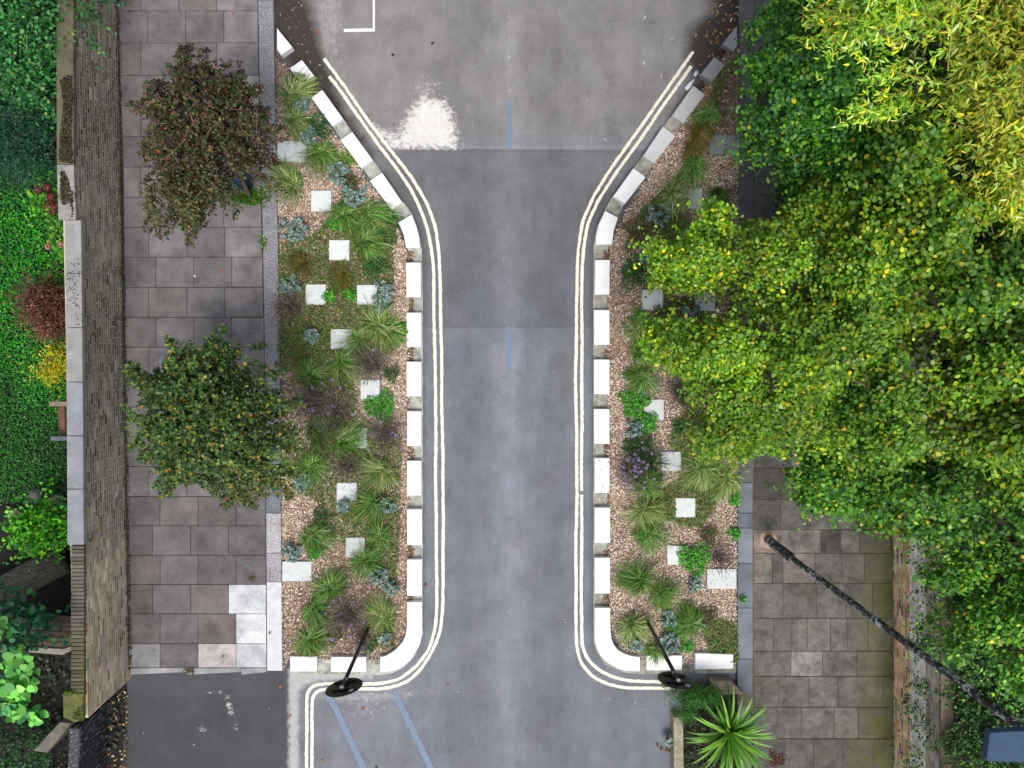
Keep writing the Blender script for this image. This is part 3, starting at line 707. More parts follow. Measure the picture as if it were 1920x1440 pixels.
    d[sp_] = np.column_stack([nrmz(o2[sp_]), np.full(sp_.sum(), .1)]) + rs.normal(0, .22, (sp_.sum(), 3)); L = np.where(sp_, L * 1.6, L); d = nrmz(d)
    org = p - d * L[:, None] * np.where(ed < .5, .95, .7)[:, None]
    pos, ax, idx = shoots(rs, org, d, L, per, spread)
    up = np.array([[0, 0, 1.]]) + rs.normal(0, tilt, (len(pos), 3)) + np.array([[-.05, -.12, 0]])
    c = pal(rs, len(pos), palette, gain=gain, sat=1.12)
    c *= ((1 + .16 * rs.normal(size=len(p))) * ((1 + .17 * nz3(p * .8 + 3)) if brd is None else bcol)).clip(.5, 1.6)[idx][:, None]
    if regional is not None: c = regional(pos, c, rs)
    V, F, CC = leaf_mesh(pos, ax, up, size * rs.uniform(.65, 1.25, len(pos)), np.clip(c, .002, .9), shape, rs)
    fo = mesh_obj(name, V, F, CC, M['leaf'], parent)
    if wood:
        m = MB(); pick = rs.choice(len(p), min(wood[0], len(p)), replace=False)
        for i in pick:
            a = org[i]; b_ = p[i] + d[i] * L[i] * .35; mid = (a + b_) / 2 + (0, 0, -.02)
            m.tube([a - d[i] * (.25 if brd is None else .12), mid, b_], [.009, .006, .003] if brd is None else [.005, .004, .002], A(*wood[1]), 4, False)
        m.build('twig', M['wood'], parent)['kind'] = 'stuff'
    return fo, p
def trunk_and_limbs(root, base, top, spread_pts, r, col):
    m = MB(); base = Vector(base); top = Vector(top); mid = (base + top) / 2 + Vector((.04, -.03, 0))
    m.tube([base, base + Vector((0, 0, .15)), mid, top], [r * 1.25, r, r * .85, r * .7], A(*col), 10)
    m.build('trunk', M['wood'], root, smooth=True)
    for q in spread_pts:
        q = Vector(q); h = top.lerp(q, .5) + Vector((0, 0, .25)); mm = MB()
        mm.tube([top - Vector((0, 0, .1)), h, q], [r * .55, r * .35, r * .12], A(*col), 7); mm.build('limb', M['wood'], root, smooth=True)
def tree(name, base_px, crown_px, hz, label, cat, group, tr=.08, tcol=(92, 84, 72), ntop=8, seed=1, **kw):
    b = P(*base_px, PZ if base_px[0] < 1700 else 0); root = thing(name, b, label, cat, group)
    fo, p = crown('crown', root, seed=seed, **kw)
    rs = np.random.default_rng(seed + 5); c = P(*crown_px, hz)
    pick = p[rs.choice(len(p), ntop, replace=False)] - np.array([0, 0, .2])
    trunk_and_limbs(root, b, (b * .35 + c * .65) * np.array([1, 1, 0]) + np.array([0, 0, hz * .55]), pick, tr, tcol)
    return root

# --- two small street trees on the left pavement
T1 = [(300,112),(325,70),(338,60),(345,92),(370,84),(395,100),(418,95),(432,118),(440,140),(470,128),(484,150),(490,175),(483,200),(515,212),(524,245),(505,270),(497,300),(502,335),(480,365),(470,385),(440,380),(420,398),(400,380),(375,378),(360,400),(345,420),(340,445),(310,435),(285,448),(262,425),(272,400),(258,375),(285,350),(290,325),(262,300),(240,290),(228,265),(262,240),(250,205),(222,180),(250,178),(270,160),(250,138),(262,128),(285,140)]
PT1 = [(4.5, (62, 66, 38)), (1.8, (74, 50, 42)), (3, (56, 66, 36)), (1.6, (52, 38, 34)), (.8, (96, 58, 48)), (1.4, (88, 92, 46)), (.05, (186, 90, 76)), (.02, (200, 120, 60))]
def reg1(pos, c, rs):
    s = sm(PX(pos)[1], 290, 400)[:, None]; k = (rs.random(len(pos)) < .6)[:, None]
    return np.where(k, c * (1 - s * .6) + s * .6 * A(84, 96, 40), c)
tree('street_tree', (470, 366), (375, 240), 2.9, 'small street tree with dark reddish-brown foliage, upper one on the left pavement', 'tree', 'street trees on the left pavement', tr=.045, seed=31,
     poly=T1, z0=2.3, ztop=3.3, thick=1.3, n_sh=2500, per=9, size=.055, palette=PT1, gain=1.12, branchy=((405, 250), 26), holes=((464, 347, 24), (482, 372, 30)), shape='broad', slen=(.12, .34), clump=1.1, thr=-.85, wood=(110, (150, 104, 92)), tilt=.75, outward=.9, regional=reg1, domeR=.9)
cT = np.mean(T1, 0); T1 = [tuple((np.array(p_) - cT) * 1.05 + cT + np.array([-12, -4])) for p_ in T1]
T2 = [(285,655),(300,640),(322,655),(340,650),(362,655),(385,640),(405,625),(420,632),(425,665),(440,690),(462,688),(480,695),(512,700),(520,730),(535,765),(560,775),(556,810),(545,850),(548,885),(525,900),(520,935),(480,940),(460,965),(430,958),(405,975),(385,945),(362,925),(330,930),(300,935),(275,925),(258,900),(270,880),(240,868),(232,845),(248,825),(226,800),(240,780),(222,760),(240,735),(222,705),(235,690),(262,700),(280,690)]
cT = np.mean(T2, 0); T2 = [tuple((np.array(p_) - cT) * 1.04 + cT + np.array([-4, 0])) for p_ in T2]
PT2 = [(5, (46, 74, 34)), (3, (62, 86, 38)), (2, (36, 56, 34)), (1.4, (88, 104, 40)), (.7, (120, 110, 42)), (.035, (196, 120, 60)), (.008, (220, 96, 50))]
def reg2(pos, c, rs):
    x, y = PX(pos); s = (sm(y, 840, 940) * sm(x, 400, 470))[:, None] * (rs.random(len(pos)) < .5)[:, None]
    return c * (1 - s * .7) + s * .7 * A(120, 114, 38)
tree('street_tree', (478, 773), (385, 800), 2.9, 'small street tree with dark green foliage and orange leaves, lower one on the left pavement', 'tree', 'street trees on the left pavement', tr=.045, seed=32,
     poly=T2, z0=2.3, ztop=3.3, thick=1.3, n_sh=2700, per=9, size=.062, palette=PT2, gain=1.5, branchy=((410, 800), 30), shape='broad', slen=(.12, .32), clump=1.1, thr=-.9, wood=(60, (110, 96, 80)), tilt=.75, outward=.9, regional=reg2, domeR=.9)

# --- the mass of trees on the right
YG = [(4, (108, 146, 42)), (3.8, (88, 130, 42)), (2.2, (134, 164, 52)), (2.2, (70, 112, 42)), (.9, (156, 172, 50)), (.26, (206, 188, 48)), (.8, (136, 156, 84))]
GR = [(4, (74, 124, 42)), (3, (58, 104, 40)), (2.6, (98, 144, 46)), (1.5, (44, 84, 38)), (1, (128, 158, 52)), (.12, (196, 176, 40))]
DG = [(4, (54, 104, 38)), (3, (44, 86, 38)), (2.4, (76, 126, 42)), (1.0, (84, 128, 76)), (1.3, (108, 150, 46)), (.06, (196, 180, 50))]
TD = [(x_ + 36 * (x_ < 1520) , y_) for x_, y_ in [(1470,-120),(1440,-30),(1445,30),(1450,70),(1428,45),(1415,60),(1405,110),(1408,150),(1396,190),(1400,230),(1415,262),(1450,275),(1470,300),(1462,335),(1480,352),(1520,372),(1560,390),(1620,380),(1680,330),(1720,250),(1700,120),(1680,-20),(1700,-120)]]
tree('broadleaf_tree', (1700, 150), (1560, 180), 3.4, 'dark green leafy tree at the top overhanging the right pavement', 'tree', 'trees over the right wall', seed=41,
     poly=TD, z0=2.3, ztop=3.9, thick=1.5, n_sh=4000, per=9, size=.074, palette=DG, shape='broad', slen=(.25, .65), thr=-.8, rough=.26, wood=(25, (30, 80, 60)), domeR=1.3, holes=((1452, 60, 16), (1475, 90, 14)))
TA = [(1345,392),(1362,352),(1385,372),(1400,402),(1430,396),(1470,400),(1500,392),(1530,350),(1580,300),(1650,290),(1700,330),(1720,430),(1700,560),(1720,700),(1690,820),(1650,880),(1600,900),(1560,880),(1515,878),(1480,870),(1450,895),(1420,872),(1392,888),(1370,868),(1350,840),(1375,815),(1345,790),(1310,770),(1288,742),(1303,722),(1265,700),(1262,684),(1222,668),(1215,640),(1225,612),(1262,618),(1290,642),(1318,628),(1352,620),(1385,628),(1412,612),(1412,575),(1388,535),(1350,512),(1318,503),(1296,522),(1266,512),(1240,500),(1244,478),(1228,440),(1240,428),(1275,440),(1300,420),(1330,432),(1352,418)]
TA = [(x_ + 16 * (x_ < 1345), y_) for x_, y_ in TA]
def regA(pos, c, rs):
    x, y = PX(pos); s = (sm(x, 1500, 1700) * .5)[:, None] * (rs.random(len(pos)) < .6)[:, None]
    s2 = (sm(y, 430, 330) * sm(x, 1430, 1480) * .7)[:, None] * (rs.random(len(pos)) < .7)[:, None]
    c = c * (1 - s) + s * A(86, 132, 44); return c * (1 - s2) + s2 * A(60, 104, 46)
tree('broadleaf_tree', (1700, 620), (1520, 620), 4.2, 'lime green tree with yellow leaves whose lobes reach over the right planting bed', 'tree', 'trees over the right wall', seed=42, tr=.13,
     poly=TA, z0=2.7, ztop=4.7, thick=1.6, n_sh=8600, per=9, size=.068, palette=YG, gain=1.22, shape='broad', slen=(.25, .6), thr=-.3, rough=.26, wood=(30, (116, 104, 76)), regional=regA, domeR=1.7, outward=.9,
     holes=((1226, 560, 34), (1262, 568, 30), (1328, 566, 42), (1370, 580, 30), (1440, 630, 32), (1438, 714, 34), (1402, 490, 14), (1500, 600, 13), (1580, 590, 16), (1470, 820, 9)))
TB = [(1610,330),(1640,300),(1700,250),(1790,300),(1860,330),(1960,330),(2060,400),(2060,1000),(1940,960),(1860,900),(1760,900),(1660,880),(1600,780),(1610,640),(1590,540),(1600,420)]
def regB(pos, c, rs):
    x, y = PX(pos); s = (np.clip(np.sin(x / 70) * np.cos(y / 85) * 1.6, 0, 1) * .6)[:, None] * (rs.random(len(pos)) < .7)[:, None]
    return c * (1 - s) + s * A(56, 112, 44)
tree('broadleaf_tree', (1860, 640), (1850, 620), 5.0, 'large round-leaved yellow-green tree at the right edge of the view', 'tree', 'trees over the right wall', seed=43, tr=.16,
     poly=TB, z0=3.6, ztop=5.3, thick=2.2, n_sh=7600, per=9, size=.078, palette=YG, gain=1.12, shape='broad', slen=(.3, .7), thr=-.4, rough=.3, wood=(25, (116, 104, 76)), regional=regB, domeR=1.6,
     holes=((1850, 430, 40), (1895, 400, 30), (1820, 790, 16), (1655, 555, 18), (1780, 470, 12), (1870, 520, 14)))
TC = [(1565,975),(1552,940),(1530,905),(1545,880),(1600,860),(1700,830),(1800,850),(1900,880),(2060,900),(2060,1330),(1960,1330),(1900,1240),(1850,1230),(1835,1290),(1800,1240),(1830,1210),(1850,1160),(1825,1135),(1785,1128),(1780,1105),(1805,1090),(1830,1060),(1805,1030),(1775,1012),(1745,980),(1700,985),(1640,985),(1615,950),(1595,960),(1585,985)]
tree('broadleaf_tree', (1880, 1080), (1820, 1040), 4.0, 'fresh green tree over the right brick wall just below the lime green crown', 'tree', 'trees over the right wall', seed=44, tr=.12,
     poly=TC, z0=2.8, ztop=4.6, thick=1.8, n_sh=5200, per=9, size=.076, palette=GR, gain=1.35, shape='broad', slen=(.25, .65), thr=-.5, rough=.28, wood=(25, (100, 30, 66)), domeR=1.5, holes=((1800, 1130, 14), (1850, 1090, 12), (1900, 1140, 16)))
WL = [(4, (112, 156, 52)), (3.5, (146, 184, 70)), (2, (80, 124, 44)), (1.8, (178, 200, 84)), (.9, (220, 204, 70)), (.4, (226, 180, 60)), (1.2, (176, 198, 130))]
TW = [(1585,0),(1560,-130),(2100,-130),(2100,420),(1990,400),(1925,360),(1895,330),(1900,300),(1860,270),(1880,250),(1835,255),(1810,225),(1770,205),(1785,180),(1740,170),(1700,175),(1665,150),(1660,110),(1640,75),(1600,60)]
def regW(pos, c, rs):
    x, y = PX(pos); s = (sm(x, 1700, 1860) * .7)[:, None] * (rs.random(len(pos)) < .65)[:, None]
    return c * (1 - s) + s * A(206, 200, 66)
tree('willow_tree', (1980, 60), (1850, 100), 6.2, 'tall willow with narrow yellow-green leaves at the top right corner', 'tree', None, seed=45, tr=.17,
     poly=TW, z0=4.6, ztop=6.6, thick=1.6, n_sh=3300, per=20, size=.108, palette=WL, gain=1.65, shape='lance', slen=(.45, 1.0), thr=-.95, rough=.3, wood=(420, (150, 132, 70)), dirbias=(-.75, -.5, 0), tilt=.55, spread=.45, outward=.3, regional=regW, domeR=1.3)
HD = [(4, (44, 78, 36)), (3, (34, 62, 36)), (1.6, (64, 100, 44)), (1, (84, 116, 52)), (.3, (110, 136, 70))]
TH = [(1795,1190),(1785,1140),(1790,1100),(1830,1080),(1920,1090),(2060,1100),(2080,1560),(1765,1560),(1785,1450),(1752,1400),(1790,1370),(1765,1340),(1800,1310),(1790,1270),(1765,1245),(1798,1220)]
crn = thing('hedge_shrub', P(1800, 1320, 0), 'dark small-leaved shrub spilling over the wall under the lamp column', 'shrub')
crown('foliage', crn, TH, 1.5, 2.7, 1.5, 6000, 10, .052, HD, 'broad', 46, slen=(.2, .55), thr=-1.3, wood=(60, (150, 146, 130)), domeR=.9)
# under the right trees: leafy garden floor beyond the wall
sheet('garden_soil', [(1700, -400), (2600, -400), (2600, 1900), (1705, 1900)], .03, A(34, 34, 24), M['soil'])

tree('broadleaf_tree', (2000, 200), (1850, 200), 3.2, 'mid-green tree glimpsed beneath the willow branches at the top right', 'tree', 'trees over the right wall', seed=47,
     poly=[(1640,-130),(2150,-130),(2150,560),(1800,520),(1700,420),(1640,300),(1690,200),(1660,80)], z0=2.3, ztop=3.7, thick=1.2, n_sh=3600, per=8, size=.085, palette=GR, shape='broad', slen=(.3, .6), thr=-1.3, wood=(20, (100, 90, 66)), domeR=1.3)
# --- left garden
LAWN = [(5, (30, 104, 26)), (3, (46, 130, 28)), (2, (24, 80, 26)), (1, (76, 150, 34))]
sheet('garden_soil', [(-700, -400), (212, -400), (238, 1300), (190, 1900), (-700, 1900)], .0 + .01, A(20, 22, 15), M['soil'])  # near-black colour stands in for deep shadow round the log
def ground_leaves(name, poly, n, size, palette, zr, shape, seed, label, cat, thr=-.8, fr=1.5, tilt=.5, colf=None, zb=0, gain=1.0):
    rs = np.random.default_rng(seed); W = poly_w(poly, zb)[:, :2]; lo, hi = W.min(0), W.max(0); out = []; got = 0; nz = Nz(seed, fr)
    while got < n:
        q = rs.uniform(lo, hi, (n, 2)); q = q[inside(W, q[:, 0], q[:, 1])]; p = np.column_stack([q, np.zeros(len(q))])
        v = nz(p); thr -= .05; q = p[v > thr]; q[:, 2] = zb + rs.uniform(zr[0], zr[1], len(q)) * (.6 + .4 * np.clip(v[v > thr], 0, 1)); out.append(q); got += len(q)
    p = np.concatenate(out)[:n]
    if 'weeds' in name or 'chips' in name:
        wx, wy = PX(p * [1, 1, 0] + [0, 0, .115]); k = np.ones(len(p), bool)
        for sl in slabs: k &= ~((wx > sl[1] - 1) & (wx < sl[3] + 1) & (wy > sl[2] - 1) & (wy < sl[4] + 1))
        p = p[k]; n = len(p)
    c = pal(rs, n, palette, gain=gain, sat=1.1 if gain > 1 else 1)
    if colf is not None: c = colf(p, c, rs)
    V, F, CC = leaf_mesh(p, rs.normal(size=(n, 3)) * np.array([1, 1, .3]), np.array([[0, 0, 1.]]) + rs.normal(0, tilt, (n, 3)), size * rs.uniform(.6, 1.4, n), c, shape, rs)
    o = mesh_obj(name, V, F, CC, M['leaf'] if shape != 'chip' else M['chip']); return tag(o, label, cat, kind='stuff')
def lawncol(p, c, rs):
    x, y = PX(p); q1 = Nz(5, 1.6)(p * [1, 1, 0])[:, None]; c = c * (1 + .28 * q1).clip(.35, 1.8); c[:, 0] *= (1 + .35 * (q1[:, 0] > .6)); d = sm(y, 600, 900)[:, None] * .5; return c * (1 - d) + d * A(44, 96, 34)
ground_leaves('lawn', [(-160, 300), (228, 300), (236, 940), (-160, 940)], 52000, .04, LAWN, (.02, .16), 'oval', 61, 'bright green low lawn and ground cover behind the left wall', 'grass', thr=-9, colf=lawncol, gain=1.7)
ground_leaves('ivy', [(-160, 900), (236, 900), (236, 1540), (-160, 1540)], 3200, .06, [(3, (26, 38, 20)), (2, (34, 50, 24)), (2, (40, 36, 30)), (.5, (52, 72, 34))], (.02, .12), 'round', 62, 'sparse ivy and weeds, coloured dark for shade, on near-black garden soil', 'ivy', thr=.3, fr=1.1)  # leaf colours darkened in place of shade in the hollow
def shrub(name, poly, base, z0, zt, th, n, per, size, palette, shape, seed, label, cat='shrub', **kw):
    r = thing(name, P(*base, 0), label, cat); crown('foliage', r, poly, z0, zt, th, n, per, size, palette, shape, seed, **kw)
    b = Vector(P(*base, 0)); m = MB()
    for k in range(5):
        a = k * 1.3; m.tube([b, b + Vector((math.cos(a) * .15, math.sin(a) * .15, z0 * .6))], [.02, .012], A(84, 74, 58), 6)
    m.build('stem', M['wood'], r); return r
B1 = [(4, (40, 92, 44)), (3, (52, 110, 56)), (2, (30, 68, 38)), (1, (80, 130, 74)), (.4, (110, 140, 70))]
shrub('garden_bush', [(-160,-130),(140,-130),(139,0),(133,50),(139,90),(128,125),(112,150),(118,190),(95,220),(60,200),(20,230),(-30,210),(-160,260)], (40, 60), 1.2, 2.2, 1.5, 2600, 8, .075, B1, 'oval', 63, 'large mid-green leafy bush in the top left corner, touching the wall', wood=(14, (150, 160, 110)), thr=-1, domeR=.9)
CF = [(4, (26, 62, 44)), (3, (20, 48, 38)), (2, (40, 84, 58)), (1, (62, 104, 78))]
shrub('conifer_shrub', [(-160,190),(20,165),(70,190),(98,230),(104,280),(96,330),(60,352),(0,345),(-160,350)], (20, 270), .9, 1.8, 1.3, 1500, 22, .045, CF, 'lance', 64, 'feathery dark blue-green bush below the large leafy one on the left', wood=(20, (70, 80, 60)), domeR=.8, spread=.6)
HY = shrub('hydrangea', [(70,345),(110,335),(118,380),(112,420),(112,480),(85,470),(90,400),(66,380)], (110, 400), .5, .9, .5, 130, 8, .09, [(3, (60, 120, 36)), (2, (96, 140, 44)), (1, (40, 84, 34))], 'oval', 65, 'hydrangea with dull red flower heads pressed against the left wall', domeR=.4)
def ballflower(parent, c, r, palette, n, seed, name='flower_head', size=.03):
    rs = np.random.default_rng(seed); d = nrmz(rs.normal(size=(n, 3))); p = np.array(c) + d * r * rs.uniform(.75, 1, (n, 1)) * np.array([1, 1, .7])
    V, F, CC = leaf_mesh(p, np.cross(d, rs.normal(size=(n, 3))), d, np.full(n, size), pal(rs, n, palette), 'round', rs)
    return mesh_obj(name, V, F, CC, M['petal'], parent)
for i, (x, y, r) in enumerate([(96, 388, .15), (95, 368, .08), (72, 357, .08), (88, 350, .07), (90, 462, .06), (115, 458, .07)]):
    ballflower(HY, P(x, y, .95), r, [(3, (140, 54, 70)), (2, (110, 40, 56)), (1, (176, 92, 100))] if y < 400 else [(1, (206, 140, 130))], int(r * 1400), 70 + i)
BR = [(4, (92, 56, 46)), (3, (76, 46, 42)), (2, (116, 74, 56)), (.5, (150, 96, 70)), (1, (60, 60, 34))]
shrub('smoke_bush', [(8,545),(25,532),(45,540),(55,500),(75,486),(88,500),(92,540),(112,545),(112,580),(98,600),(96,630),(80,648),(70,620),(50,590),(28,578)], (75, 580), 0.4, 1.0, .6, 1100, 11, .036, BR, 'oval', 66, 'fine-leaved brown-purple bush on the lawn beside the left wall', domeR=.4, thr=-1.2, wood=(8, (110, 70, 60)))
YS = [(3, (190, 180, 44)), (2, (150, 164, 40)), (1, (216, 196, 70)), (1, (90, 120, 36))]
shrub('golden_shrub', [(42,690),(60,672),(72,650),(92,648),(100,665),(124,650),(126,700),(100,705),(92,722),(70,726),(48,708)], (100, 690), 0.4, .8, .4, 150, 9, .085, YS, 'lance', 67, 'small shrub with golden yellow leaves beside the left wall', domeR=.3, gain=1.0, thr=-.6, wood=(6, (120, 90, 60)))
GS = [(3, (58, 130, 30)), (2, (84, 156, 34)), (2, (36, 90, 30)), (1, (110, 170, 44))]
shrub('garden_shrub', [(28,985),(50,950),(90,938),(125,945),(126,985),(118,1030),(95,1048),(60,1040),(40,1020)], (120, 990), .8, 1.3, .6, 230, 8, .085, GS, 'oval', 68, 'bright green shrub beside the left wall above the grey log', domeR=.4)
shrub('garden_plant', [(60,470),(115,455),(116,540),(100,530),(80,500)], (112, 500), .3, .6, .3, 70, 8, .09, GS, 'oval', 69, 'small dark-leaved green plant between the hydrangea and the brown bush', domeR=.3)
BL = [(3, (96, 160, 70)), (2, (70, 136, 60)), (2, (52, 110, 70)), (1, (120, 178, 90))]
shrub('climbing_plant', [(-60,1120),(-10,1110),(20,1130),(62,1150),(55,1175),(88,1215),(60,1240),(48,1290),(20,1310),(80,1345),(95,1385),(60,1390),(20,1350),(-60,1370)], (20, 1300), 2.3, 2.7, .6, 62, 6, .16, BL, 'round', 71, 'plant with large pale green heart-shaped leaves at the left edge, low down', domeR=.3, thr=-1, slen=(.3, .6), tilt=.35)
shrub('climbing_plant', [(-100,1090),(10,1120),(30,1160),(20,1230),(-20,1280),(-100,1300)], (0, 1200), 1.6, 2.1, .8, 130, 8, .1, [(2, (30, 84, 60)), (2, (26, 66, 40)), (1, (50, 110, 60))], 'round', 72, 'darker bluish green leafy plant beneath the pale heart-shaped leaves', domeR=.4)
shrub('garden_shrub', [(-60,1340),(40,1370),(70,1420),(60,1540),(-60,1540)], (10, 1440), .8, 1.2, .8, 200, 8, .06, [(2, (34, 84, 30)), (2, (24, 56, 26))], 'oval', 73, 'dark green shrub in the bottom left corner', domeR=.4)

# bench, log, boards
ch = thing('garden_chair', P(150, 790, 0), 'weathered wooden garden seat with arms, backed against the left wall', 'chair')
ax0, ay0 = P(93, 757, .62)[:2]; ax1 = P(160, 757, .62)[0]; by = P(90, 822, .62)[1]
for yy, nm, cc in ((ay0, 'armrest', (132, 112, 98)), (by, 'armrest', (92, 96, 108))):
    m = MB(); m.box(((ax0 + ax1) / 2, yy, .62), (ax1 - ax0, .09, .035), A(*cc), 0, .006); m.build(nm, M['wood'], ch)
    for xx in (ax0 + .08, ax1 - .05):
        m = MB(); m.box((xx, yy, .30), (.06, .06, .6), A(110, 70, 52), 0, .005); m.build('leg', M['wood'], ch)
m = MB()
for k in range(5): m.box((ax0 + .12 + k * .13, (ay0 + by) / 2, .42), (.09, ay0 - by - .1, .025), A(112, 66, 50), 0, .004)
m.build('seat', M['wood'], ch)
m = MB(); m.box((ax0 + .05, (ay0 + by) / 2, .38), (.04, ay0 - by - .1, .07), A(96, 60, 46)); m.box((ax0 + .3, (ay0 + by) / 2, .47), (.05, .05, .02), A(130, 90, 70)); m.build('seat_rail', M['wood'], ch)
m = MB()
for k in range(6): m.box((ax1 + .0, by + (k + .5) * (ay0 - by) / 6, .68), (.03, .06, .5), A(112, 70, 52), 0, .004)
m.build('backrest', M['wood'], ch)
m = MB(); q0 = Vector(P(-60, 1150, .55)); q1 = Vector(P(62, 1078, .45)); q2 = Vector(P(120, 1050, .25))
m.tube([q0, q0.lerp(q1, .5) + Vector((0, 0, .02)), q1, q2], [.34, .32, .30, .28], A(104, 98, 90), 18)
def barkmat():
    m, ns, ls, b = newmat('bark'); pos = N(ns, 'ShaderNodeNewGeometry').outputs['Position']
    mp = N(ns, 'ShaderNodeMapping'); mp.inputs['Rotation'].default_value = (0, 0, R(-32)); mp.inputs['Scale'].default_value = (1.2, 9, 9); ls.new(pos, mp.inputs[0])
    k = noise(ns, ls, 3.5, 6, .7, mp.outputs[0]); ls.new(mix(ns, ls, ramp(ns, ls, k, .35, .65), A(52, 46, 38), A(140, 132, 120)), b.inputs['Base Color'])
    b.inputs['Roughness'].default_value = .9; bump(ns, ls, b, k, 1, .03); return m
o = m.build('log', barkmat(), origin=tuple(q1), smooth=True); tag(o, 'thick grey barked log lying in the dark corner left of the wall', 'log')
bp = thing('plank_cover', P(85, 1195, .3), 'flat cover of brown timber boards on the dark ground below the log', 'timber boards')
for k in range(6):
    m = MB(); a, b_ = (42, 1218 - k * 11), (150, 1222 - k * 11)
    m.prism([P(x, y, .4)[:2] for x, y in ((42 + k * 5, 1211 - k * 10), (150, 1216 - k * 10), (150, 1206.6 - k * 10), (46 + k * 5, 1201.6 - k * 10))], .36, .40, A(84 - k * 3, 68 - k * 2, 50), .003)  # board browns darkened to paint in the shade of the hollow
    m.build('board', M['wood'], bp)
m = MB(); m.prism([P(x, y, .44)[:2] for x, y in ((40, 1212), (118, 1217), (132, 1212), (134, 1220), (116, 1228), (38, 1222))], .34, .44, A(140, 136, 126), .006); m.build('edge_rail', M['wood'], bp)
m = MB(); m.prism([P(x, y, .9)[:2] for x, y in ((62, 1408), (112, 1354), (134, 1356), (88, 1412))], .1, .9, A(104, 100, 88), .01)
o = m.build('timber_post_rail', M['wood'], origin=tuple(P(98, 1382, .1))); tag(o, 'grey weathered timber rail sloping beside the end of the brick wall', 'timber rail')
rs_ = random.Random(8); stones_lab = ['grey rock among ivy, nearest the wall coping', 'pale flat rock left of the bright green shrub', 'grey rock at the edge of the lawn above the shrub']
for (x, y, s), lb in zip(((112, 935, .16), (32, 965, .2), (70, 925, .15)), stones_lab):
    c = P(x, y, .1); pts = [(c[0] + math.cos(a) * s * rs_.uniform(.7, 1.2), c[1] + math.sin(a) * s * .7 * rs_.uniform(.7, 1.2)) for a in np.linspace(0, 5.5, 7)]
    m = MB(); m.prism(pts, 0, .22, A(112, 110, 104), .05); o = m.build('garden_rock', M['concrete'], origin=(c[0], c[1], 0)); tag(o, lb, 'rock', 'rocks at the edge of the lawn')

# ------------------------------------------------------------------ bark chips, weeds, litter
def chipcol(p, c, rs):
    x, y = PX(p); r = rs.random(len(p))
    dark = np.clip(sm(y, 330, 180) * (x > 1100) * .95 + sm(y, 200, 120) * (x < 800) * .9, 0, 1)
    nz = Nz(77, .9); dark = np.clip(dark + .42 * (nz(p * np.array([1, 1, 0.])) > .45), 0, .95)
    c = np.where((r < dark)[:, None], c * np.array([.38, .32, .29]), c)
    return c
CH = [(4, (222, 200, 180)), (3, (204, 180, 158)), (2.8, (238, 222, 206)), (1.4, (168, 144, 124)), (1.0, (120, 96, 80)), (.6, (242, 232, 222))]
def inset(poly, k):
    c = np.mean(poly, 0); return [tuple(c + (np.array(p) - c) * k) for p in poly]
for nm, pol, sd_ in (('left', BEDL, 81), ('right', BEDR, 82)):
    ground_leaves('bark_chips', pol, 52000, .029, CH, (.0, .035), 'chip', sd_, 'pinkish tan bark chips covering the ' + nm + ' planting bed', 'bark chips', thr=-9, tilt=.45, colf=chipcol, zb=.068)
for pg in ([(762,470),(775,472),(777,800),(774,1128),(762,1128)], [(1132,470),(1145,470),(1144,1138),(1131,1138),(1134,800)]):
    ground_leaves('bark_chips', pg, 2600, .028, [(3, (120, 92, 76)), (2, (92, 70, 58)), (2, (176, 146, 122)), (1, (80, 84, 44))], (.0, .03), 'chip', int(pg[0][0]), 'dark bark chips and soil spilling between the white granite blocks', 'bark chips', thr=-.2, fr=2.5, zb=KZ + .004)
WD = [(3.6, (84, 120, 48)), (2.4, (106, 136, 62)), (2.4, (60, 90, 42)), (2, (138, 126, 84)), (1.4, (112, 84, 62))]
for nm, pol, sd_, th in (('left', [(520,110),(640,330),(735,430),(740,560),(700,640),(560,690),(523,700)], 83, .15), ('left', [(523,620),(740,600),(755,840),(740,1210),(640,1225),(600,1000),(540,900),(523,800)], 84, .1), ('right', [(1384,100),(1340,150),(1300,300),(1200,400),(1165,460),(1170,560),(1230,620),(1384,640)], 85, .2), ('right', [(1200,560),(1384,560),(1383,1240),(1240,1236),(1180,960),(1190,700)], 86, .1)):
    ground_leaves('ground_weeds', pol, 14000, .036, WD, (.02, .10), 'oval', sd_, 'patchy low weeds and moss among the bark chips of the %s bed' % nm, 'weeds', thr=th, fr=1.7, zb=.07, gain=1.15)
LT = [(3, (196, 160, 84)), (3, (132, 88, 54)), (2, (96, 62, 42)), (1.4, (216, 190, 110)), (1, (222, 214, 196))]
ground_leaves('leaf_litter', [(1386,-60),(1340,-60),(1325,20),(1315,100),(1300,140),(1330,150),(1290,250),(1310,300),(1386,330)], 480, .075, LT, (.0, .03), 'lance', 87, 'yellow and brown fallen willow leaves at the top of the right bed', 'leaf litter', thr=-2, zb=.085)
ground_leaves('leaf_litter', [(516,-60),(575,-60),(590,60),(620,150),(600,170),(520,110)], 130, .05, LT, (.0, .02), 'lance', 88, 'scattered small leaves and twigs on the dark dirt at the top of the left bed', 'leaf litter', thr=-2, zb=.01)
ground_leaves('leaf_litter', [(205,1290),(238,1290),(236,1540),(195,1540)], 240, .05, LT + [(4, (70, 54, 44)), (1, (60, 90, 40))], (.0, .03), 'oval', 89, 'dead leaves and debris along the foot of the dark wall', 'leaf litter', thr=-2, zb=.01)
ground_leaves('leaf_litter', [(1425,1340),(1450,1335),(1492,1345),(1480,1375),(1470,1430),(1450,1440),(1440,1400)], 330, .04, [(3, (96, 56, 42)), (2, (70, 44, 36)), (1, (130, 84, 60))], (.0, .03), 'oval', 90, 'dead brown leaves on the paving under the spiky palm-like plant', 'leaf litter', thr=.2, fr=2, zb=.125)
